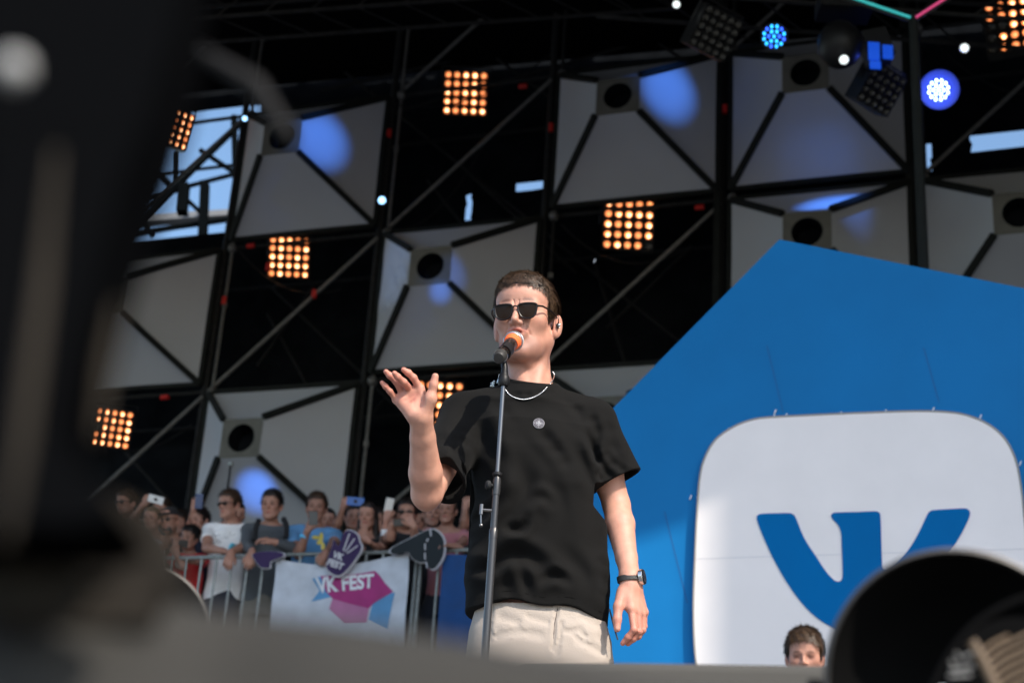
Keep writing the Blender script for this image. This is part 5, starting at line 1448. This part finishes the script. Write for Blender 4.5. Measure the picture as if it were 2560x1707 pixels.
    if glasses:
        hl = lambda x, y, z: Hc + R @ (np.array([x, y, z]) * hs_)
        g = MB()
        for q in (-1, 1):
            g.ball(hl(q * .033, -.092, .004), np.array([.026, .006, .019 if glasses != 'visor' else .016]) * hs_, 12, 8, R)
            g.tube([hl(q * .052, -.092, .012), hl(q * .078, -.06, .010), hl(q * .086, .01, .0)], .0035, 6)
        g.tube([hl(-.03, -.096, .012), hl(.03, -.096, .012)], .004 if glasses != 'visor' else .009, 6)
        g.build('sunglasses', M_acet, o, smooth=True)
    if beard > .8:
        K = Sdf(); kw = dict(M=R, o=Hc)
        K.ell(np.array([0, -.045, -.085]) * hs_, np.array([.058, .055, .045]) * hs_, .01, **kw)
        def bp_(d, X):
            Y = (X - Hc) @ R / hs_
            return np.maximum(np.maximum(d, (Y[:, 2] + .040) * hs_ - .2 * np.abs(Y[:, 0])), -(np.sqrt(Y[:, 0] ** 2 + (Y[:, 1] + .09) ** 2 + (Y[:, 2] + .058) ** 2) - .022) * hs_)
        obj('beard', K.mesh('beard', .007, post=bp_), hairm(hc), o)
    return o, Hc, R, hs_
def band(w, e, back, col, nm, parent):
    """wrist band round a forearm whose wrist and elbow are seen at w and e"""
    a, b = onbar(*w, back), onbar(*e, back); d = (b - a); d /= np.linalg.norm(d)
    MB().lathe([(-.012, .030), (-.012, .034), (.012, .036), (.012, .031)], a + d * .03, d, 16).build('wrist_band', mat('band_' + nm, col, .5), parent, smooth=True)
def phone(c, back, size, col, label, rollz=0.0, cam_dark=True, R=None):
    p = onbar(*c, back); R = frame_at(p, (.1, -1, -.15), rollz) if R is None else R
    t = empty('smartphone', p, label, 'phone')
    b = MB(); b.box(p, (size[0], size[1], .009), R); o = b.build('case', mat('phone_' + label[:6].strip().replace(' ', ''), col, .35), t)
    bv = o.modifiers.new('b', 'BEVEL'); bv.width = .004; bv.segments = 2
    if cam_dark:
        off = R @ np.array([-size[0] * .0, size[1] * .0, .006])
        MB().lathe([(0, .016), (.003, .016)], p + off, R[:, 2], 16).build('lens', M_blackp, t, smooth=True)
    return t
up = dict(d=(.1, -.1, 1))
K_ = time.time()
# back row first, left to right
crowd(zA(135, 232), 'man in mirrored sunglasses at the far left of the crowd, phone arm stretched up', .9, .98, yaw=-35, glasses='s', hc='brown', shirt=('beige', (.25, .22, .18)), arms=dict(r=dict(e=zA(180, 430), w=zA(290, 262), ed=.1, wd=.25, d=(.6, -.2, .7), n=(0, 1, 0), c=(.9, .9, .9, .9))))
phone(zA(428, 190), .60, (.145, .075), (.75, .76, .76), 'white smartphone held up sideways at the left of the crowd', -.16)
o, *_ = crowd(zA(850, 400), 'dark haired man peering between the red shirt boy and the white t-shirt man', .75, .98, yaw=-28, roll=-6, hc='dark', shirt=('navy', (.012, .014, .03)), arms=dict(l=dict(e=zA(760, 480), w=zA(800, 290), ed=.0, wd=.1, d=(.1, -.1, 1), c=(.9, .9, .9, .9))))
phone(zA(853, 205), .62, (.07, .14), (.03, .06, .16), 'navy smartphone held upright above the dark haired man', .05, False)
crowd(zB(800, 360), 'shadowed person behind a raised blue phone, left of the long haired woman', .85, .95, yaw=10, hc='black', shirt=('blk', (.01, .01, .012)), arms=dict(l=dict(e=zB(625, 470), w=zB(690, 290), ed=.25, wd=.35, d=(.2, -.1, 1), n=(0, 1, 0), c=(.9, .9, .9, .9))))
ph = phone(zB(818, 207), .42, (.15, .075), (.02, .12, .42), 'bright blue smartphone held sideways over the crowd', .02)
crowd(zB(1450, 400), 'face half hidden under the singer elbow, left of the young man', 1.0, .92, yaw=-5, hc='black', shirt=('blk', (.01, .01, .012)))
crowd(zB(1570, 325), 'young man peering out under the singer raised elbow', .9, .95, yaw=8, hc='brown', shirt=('grey', (.05, .06, .07)))
crowd(zB(2000, 420), 'person behind the singer with a yellow wristband on one raised arm', .8, .95, yaw=0, hc='brown', shirt=('blk', (.01, .01, .012)), arms=dict(l=dict(e=zB(1880, 440), w=zB(1892, 290), ed=.1, wd=.15, d=(.1, 0, 1), c=(.7, .7, .7, .7))))
crowd(zA(1225, 335), 'dark haired person mostly hidden behind the white t-shirt man right shoulder', .95, .92, yaw=20, female=True, hair='tail', hc='dark', shirt=('navy', (.012, .014, .03)))
crowd(zA(480, 300), 'shadowed face in the gap between the fair haired woman and the black cap', 1.1, .95, yaw=-10, hc='brown', shirt=('grey', (.05, .06, .07)))
crowd(zB(545, 395), 'person with black hair hidden behind the blue t-shirt man', .95, .92, yaw=5, female=True, hair='long', hc='black', shirt=('blk', (.01, .01, .012)))
crowd(zB(1040, 400), 'shadowed person between the long haired woman and the raised pale phone', 1.05, .93, yaw=-10, hc='dark', shirt=('blk', (.01, .01, .012)))
crowd(zA(665, 420), 'dim face behind the boy in red', 1.15, .95, yaw=-20, hc='dark', shirt=('grey', (.05, .06, .07)))
# front row
o, *_ = crowd(zA(388, 385), 'fair haired young woman in a white strappy top at the left end of the barrier', .5, .92, yaw=-15, female=True, hair='tail', hc='fair', shirt=('white', (.6, .6, .62)), sleeve='none', arms=dict(l=dict(e=zA(330, 660), w=zA(430, 700)), r=dict(e=zA(500, 650), w=zA(420, 690), ed=.2)))
crowd(zA(560, 400), 'bearded man in sunglasses and a black cap beside the fair haired woman', .62, 1.0, yaw=-18, roll=-8, glasses='s', hc='black', cap=(.008, .008, .012), beard=.9, shirt=('blk', (.01, .01, .012)))
o, *_ = crowd(zA(755, 565), 'boy in a red t-shirt leaning on the barrier with a camera at his eye', .28, .86, yaw=-20, roll=10, hc='black', shirt=('red', (.50, .006, .012)), skin=.72, pants=(.02, .05, .18), arms=dict(l=dict(e=zA(700, 850), w=zA(605, 690), ed=.25, wd=.25, d=(.1, -.2, 1), c=(.8, .8, .8, .8)), r=dict(e=zA(830, 790), w=zA(640, 765), ed=.15, wd=.28, d=(-.3, -.3, .8), c=(.8, .8, .8, .8))))
band(zA(605, 700), zA(700, 850), .03, (.05, .35, .75), 'blue', o)
t = empty('camera', onbar(*zA(675, 622), .08), 'black compact camera held by the boy in red', 'camera'); p = onbar(*zA(675, 622), .06)
MB().box(p, (.115, .065, .04), frame_at(p, (.2, -1, -.1))).build('body', M_blackp, t); MB().lathe([(0, .026), (.03, .024)], p + [0, -.02, 0], (.2, -1, -.1), 16).build('lens', M_blackp, t, smooth=True)
o, *_ = crowd(zA(1148, 240), 'man in wraparound sunglasses and a white t-shirt leaning on the barrier', .32, 1.03, yaw=-32, glasses='visor', hc='brown', shirt=('whitetee', (.80, .80, .80)), body_yaw=-4, skin=.9, arms=dict(l=dict(e=zA(925, 665), w=zA(1075, 690), ed=.2, wd=.32, d=(1, -.2, -.2), n=(0, 0, -1)), r=dict(e=zA(1275, 660), w=zA(1170, 700), ed=.15, wd=.36, d=(-.1, -.6, -1), n=(0, 1, 0))))
band(zA(1150, 640), zA(1230, 680), .03, (.10, .45, .60), 'cyan', o)
m = MB(); rr3 = random.Random(8)
for k in range(9):
    x0, y0 = 1010 + rr3.random() * 170, 500 + rr3.random() * 100
    m.tube(spline([onbar(*zA(x0 + 26 * math.cos(a), y0 + 20 * math.sin(a)), .155) for a in np.linspace(0, 4.5, 7)], 3), .0018, 4)
m.build('line_print', cloth('print', (.10, .12, .15)), o)
o, *_ = crowd(zA(1562, 245), 'man in a grey shirt with black backpack straps behind the barrier', .34, 1.05, yaw=-8, hc='dark', shirt=('greyshirt', (.075, .085, .095)), sleeve='long', body_yaw=5, skin=.95, pants=(.16, .15, .13), arms=dict(l=dict(e=zA(1310, 660), w=zA(1375, 690), ed=.15, wd=.36, d=(0, -.5, -1)), r=dict(e=zA(1755, 665), w=zA(1610, 610), ed=.2, wd=.36, d=(-1, -.2, .25), n=(0, .5, -1))))
for q, pts in ((-1, [(1440, 385), (1410, 470), (1395, 590)]), (1, [(1680, 375), (1710, 450), (1705, 560)])):
    MB().tube(spline([onbar(*zA(*p_), .19 - .02 * i) for i, p_ in enumerate(pts)], 5), .024, 8).build('backpack_strap', cloth('strap', (.008, .008, .010)), o, smooth=True)
o, *_ = crowd(zB(435, 268), 'man in a light blue t-shirt filming with a phone in front of his mouth', .32, 1.02, yaw=2, hc='brown', shirt=('skyblue', (.10, .26, .48)), body_yaw=8, skin=.72, arms=dict(l=dict(e=zB(262, 735), w=zB(345, 500), ed=.22, wd=.34, d=(.35, -.1, 1), n=(.4, .8, 0), c=(.8, .8, .8, .8)), r=dict(e=zB(600, 640), w=zB(535, 700), ed=.1, wd=.36, d=(-.3, -.4, -.6), c=(1.1, 1.1, 1.1, 1.1))))
band(zB(320, 520), zB(280, 640), .0, (.08, .45, .75), 'sky', o)
for (x, y, w_, h_) in [(430, 560, .035, .018), (480, 560, .02, .045), (470, 610, .03, .02), (500, 650, .018, .03)]:
    MB().ball(onbar(*zB(x, y), .175), (w_, .006, h_), 10, 6).build('shirt_print', cloth('yellow', (.65, .55, .12)), o, smooth=True)
phone(zB(405, 372), -.04, (.075, .12), (.05, .055, .06), 'dark grey smartphone in front of the blue t-shirt man mouth', .1, False)
crowd(zB(935, 352), 'long haired woman in black with red nails raising one hand to her chest', .36, .96, yaw=-12, female=True, hair='long', hc='dark', shirt=('blk', (.01, .01, .012)), body_yaw=4, arms=dict(l=dict(e=zB(850, 680), w=zB(905, 620), ed=.1, wd=.25, d=(-.2, -.1, 1), n=(0, 1, 0), c=(.25, .25, .3, .3)), r=dict(e=zB(1040, 665), w=zB(960, 610), ed=.15, wd=.3, d=(-.8, -.1, .6), c=(.4, .4, .4, .4))))
o, *_ = crowd(zB(1178, 440), 'black haired person with white wristbands holding a phone high', .5, .9, yaw=5, hc='black', shirt=('blk', (.01, .01, .012)), arms=dict(l=dict(e=zB(1095, 640), w=zB(1118, 400), ed=.25, wd=.32, d=(.1, -.1, 1), n=(0, 1, 0), c=(.8, .8, .8, .8))))
band(zB(1108, 500), zB(1098, 620), .2, (.8, .8, .8), 'white', o); band(zB(1110, 470), zB(1098, 620), .2, (.8, .8, .8), 'white', o)
phone(zB(1148, 245), .17, (.07, .125), (.62, .60, .56), 'pale patterned smartphone held upright over the black haired person', -.12, False)
crowd(zB(1325, 325), 'man in sunglasses and black filming with both hands at his chin', .36, 1.0, yaw=-6, glasses='s', hc='dark', shirt=('blk', (.01, .01, .012)), arms=dict(l=dict(e=zB(1165, 560), w=zB(1175, 430), ed=.3, wd=.38, d=(1, -.1, .1), n=(0, 1, 0), c=(.6, .6, .6, .6)), r=dict(e=zB(1410, 600), w=zB(1395, 460), ed=.25, wd=.38, d=(-.6, -.1, .8), c=(.6, .6, .6, .6))))
phone(zB(1268, 412), -.04, (.13, .06), (.01, .01, .012), 'black smartphone held in both hands by the man in sunglasses', .15, False)
crowd(zB(1715, 292), 'woman in a pink top with dark hair leaning on the rail near the singer', .34, .97, yaw=-10, female=True, hair='tail', hc='brown', shirt=('pink', (.42, .16, .18)), skin=.85, arms=dict(l=dict(e=zB(1625, 620), w=zB(1730, 640), ed=.2, wd=.35, d=(1, -.1, 0), n=(0, 0, -1)), r=dict(e=zB(1875, 600), w=zB(1800, 650), ed=.1, wd=.35, d=(-1, -.1, .1), n=(0, 0, -1))))
# man behind the stage monitor, only his head showing
Hm = P(2012, 1642, 7.6)
crowd(Hm, 'brown haired man looking down in front of the signboard, only his head showing', 0, 1.03, yaw=-14, pitch=-14, hc='brown', shirt=('blk', (.01, .01, .012)), skin=1.0)
print('crowd', time.time() - T0)

# ---- banner hung over the middle barrier
def cloth_pt(u, v, off=.0):
    x = 690 + (1023 - 690) * u; ytop = 1397 - 18 * u + 26 * math.sin(math.pi * u) * (1 - .3 * u); ybot = 1640
    y = ytop + (ybot - ytop) * v
    x -= 18 * v * (1 - u) + 14 * v * u
    p = onbar(x, y, -.03)
    return p + bnn * (off + .012 * math.sin(u * 17 + v * 3) * (.3 + v) + .010 * math.sin(u * 7 - v * 9))
def inv_cloth(px, py):
    u, v = .5, .5
    for _ in range(30):
        x0 = 690 + 333 * u; yt = 1397 - 18 * u + 26 * math.sin(math.pi * min(1, max(0, u))) * (1 - .3 * u)
        x = x0 - 18 * v * (1 - u) - 14 * v * u; y = yt + (1640 - yt) * v
        u += (px - x) / 333; v += (py - y) / 240
    return u, v
bn_t = empty('banner', onbar(850, 1500, -.03), 'white printed banner with a magenta shape and white lettering on the barrier', 'banner')
NU, NV = 50, 30
vs = [cloth_pt(i / NU, j / NV) for j in range(NV + 1) for i in range(NU + 1)]
MB().add(vs, [(j * (NU + 1) + i, j * (NU + 1) + i + 1, (j + 1) * (NU + 1) + i + 1, (j + 1) * (NU + 1) + i) for j in range(NV) for i in range(NU)]).build('cloth', cloth('banner', (.50, .54, .60)), bn_t, smooth=True)
def bshape(pts, m_, off, nm):
    q = [inv_cloth(*zB(*p)) for p in pts]
    bm = bmesh.new(); vv = [bm.verts.new((u, v, 0)) for u, v in q]; f = bm.faces.new(vv)
    bmesh.ops.triangulate(bm, faces=[f]); bmesh.ops.subdivide_edges(bm, edges=bm.edges, cuts=5, use_grid_fill=True)
    for v in bm.verts: v.co = Vector(cloth_pt(v.co.x, v.co.y, off))
    me = bpy.data.meshes.new(nm); bm.to_mesh(me); bm.free()
    return obj(nm, me, m_, bn_t)
bshape([(395, 965), (495, 942), (600, 1140), (380, 1185), (470, 1080)], cloth('bblue', (.10, .28, .50)), .004, 'blue_shape')
bshape([(1080, 1120), (1205, 1098), (1125, 1460), (950, 1370), (1000, 1200)], cloth('bblue', (.10, .28, .50)), .004, 'blue_shape')
bshape([(485, 942), (1008, 886), (1055, 930), (1120, 1020), (1190, 1090), (1010, 1210), (960, 1260), (600, 1160), (540, 1100)], cloth('magenta', (.34, .035, .17)), .007, 'magenta_shape')
bshape([(600, 1150), (960, 1250), (930, 1400), (700, 1400), (560, 1260)], cloth('mauve', (.42, .16, .30)), .005, 'mauve_shape')
M_letter = cloth('letter', (.66, .70, .74))
tm = text_mesh('VK FEST', (0, 0, 0), (1, 0, 0), (0, 1, 0), 1.0, 0.0, bold=.035)
xs = np.array([v.co[:] for v in tm.vertices]); x0, x1, y0, y1 = xs[:, 0].min(), xs[:, 0].max(), xs[:, 1].min(), xs[:, 1].max()
bm = bmesh.new(); bm.from_mesh(tm); bmesh.ops.triangulate(bm, faces=bm.faces)
for v in bm.verts:
    a, b = (v.co.x - x0) / (x1 - x0), (v.co.y - y0) / (y1 - y0)
    px_, py_ = 430 + 575 * a + 22 * (1 - b) * (1 - a), (960 + (912 - 960) * a) * b + (1115 - 55 * a) * (1 - b)
    u, vv_ = inv_cloth(*zB(px_, py_)); v.co = Vector(cloth_pt(u, vv_, .012))
bm.to_mesh(tm); bm.free()
obj('lettering', tm, M_letter, bn_t)
# dark blue cloth on the right barrier
vs = []
for j in range(21):
    for i in range(21):
        u, v = i / 20, j / 20; p = onbar(1108 + 190 * u - 18 * v, 1386 + 260 * v, -.03); vs.append(p + bnn * .012 * math.sin(u * 14 + v * 2))
MB().add(vs, [(j * 21 + i, j * 21 + i + 1, (j + 1) * 21 + i + 1, (j + 1) * 21 + i) for j in range(20) for i in range(20)]).build('banner', cloth('navyban', (.01, .06, .20)), label='dark blue cloth hung on the right barrier behind the singer', cat='banner', smooth=True)
# foam hands
M_purple = cloth('purple', (.035, .018, .075)); M_foamw = cloth('foamwhite', (.55, .55, .58)); M_dkf = cloth('darkfoam', (.012, .018, .022))
def foam(outline, back, label, ma, text=None, fingers=(), rim=True):
    t = empty('foam_hand', onbar(*zB(*outline[0]), back), label, 'foam hand')
    q = [onbar(*zB(*p), back) for p in outline]; q = spline(q, 3, True)
    MB().poly(q, bnn, .045).build('palm', ma, t)
    cen = sum(q) / len(q); q2 = [cen + (p - cen) * 1.06 - bnn * .010 for p in q]
    MB().poly(q2, bnn, .028).build('white_edge', M_foamw, t)
    for f in fingers: MB().tube([onbar(*zB(*p), back - .006) for p in f], .006, 6).build('finger_seam', M_foamw, t, smooth=True)
    if text:
        c, u, v, sz = text; o_ = onbar(*zB(*c), back) + bnn * .006
        for k, w_ in enumerate(('VK', 'FEST')):
            uu = onbar(*zB(c[0] + u[0], c[1] + u[1]), back) - onbar(*zB(*c), back); vv2 = onbar(*zB(c[0] + v[0], c[1] + v[1]), back) - onbar(*zB(*c), back)
            me = text_mesh(w_, o_ - vv2 / np.linalg.norm(vv2) * sz * .95 * k, uu, vv2, sz, .001, bold=.003); obj('lettering', me, M_foamw, t)
foam([(590, 640), (600, 580), (650, 640), (700, 520), (760, 490), (830, 530), (850, 600), (870, 640), (850, 710), (740, 860), (650, 930), (560, 890), (532, 830), (560, 720)], -.12, 'purple foam hand with white letters hanging over the barrier at the blue t-shirt man', M_purple, ((650, 745), (60, 22), (20, -60), .075), [[(700, 690), (760, 520)], [(720, 700), (810, 570)], [(735, 715), (840, 640)]])
foam([(1165, 672), (1290, 600), (1430, 530), (1540, 480), (1620, 500), (1680, 590), (1670, 740), (1600, 850), (1540, 860), (1500, 800), (1440, 800), (1370, 760), (1330, 700), (1190, 722)], -.10, 'dark foam hand with white finger edges lying on the rail near the singer', M_dkf, None, [[(1550, 480), (1558, 545)], [(1530, 570), (1515, 600)], [(1500, 620), (1500, 680)], [(1498, 710), (1500, 775)], [(1510, 800), (1522, 860)]])
foam([(-190, 720), (-60, 695), (60, 700), (110, 720), (90, 750), (-20, 790), (-30, 850), (-110, 850), (-160, 790)], -.10, 'dark purple foam hand draped on the rail under the grey shirt man', M_purple)
# slim microphone stand in front of the lowest pyramid
t = empty('microphone_stand', P(577, 1600, 14.3), 'thin dark stand with a bright tip in front of the lower left round hole', 'microphone stand')
a = P(577, 1160, 14.3); MB().tube([a, np.array([a[0], a[1], PLAT])], .012, 8).build('pole', M_blackp, t); MB().ball(a, (.03, .03, .03), 10, 6).build('tip', M_galv, t, smooth=True)
MB().lathe([(0, .15), (.02, .15), (.03, .02)], (a[0], a[1], PLAT), ZU, 20).build('base', M_blackp, t)
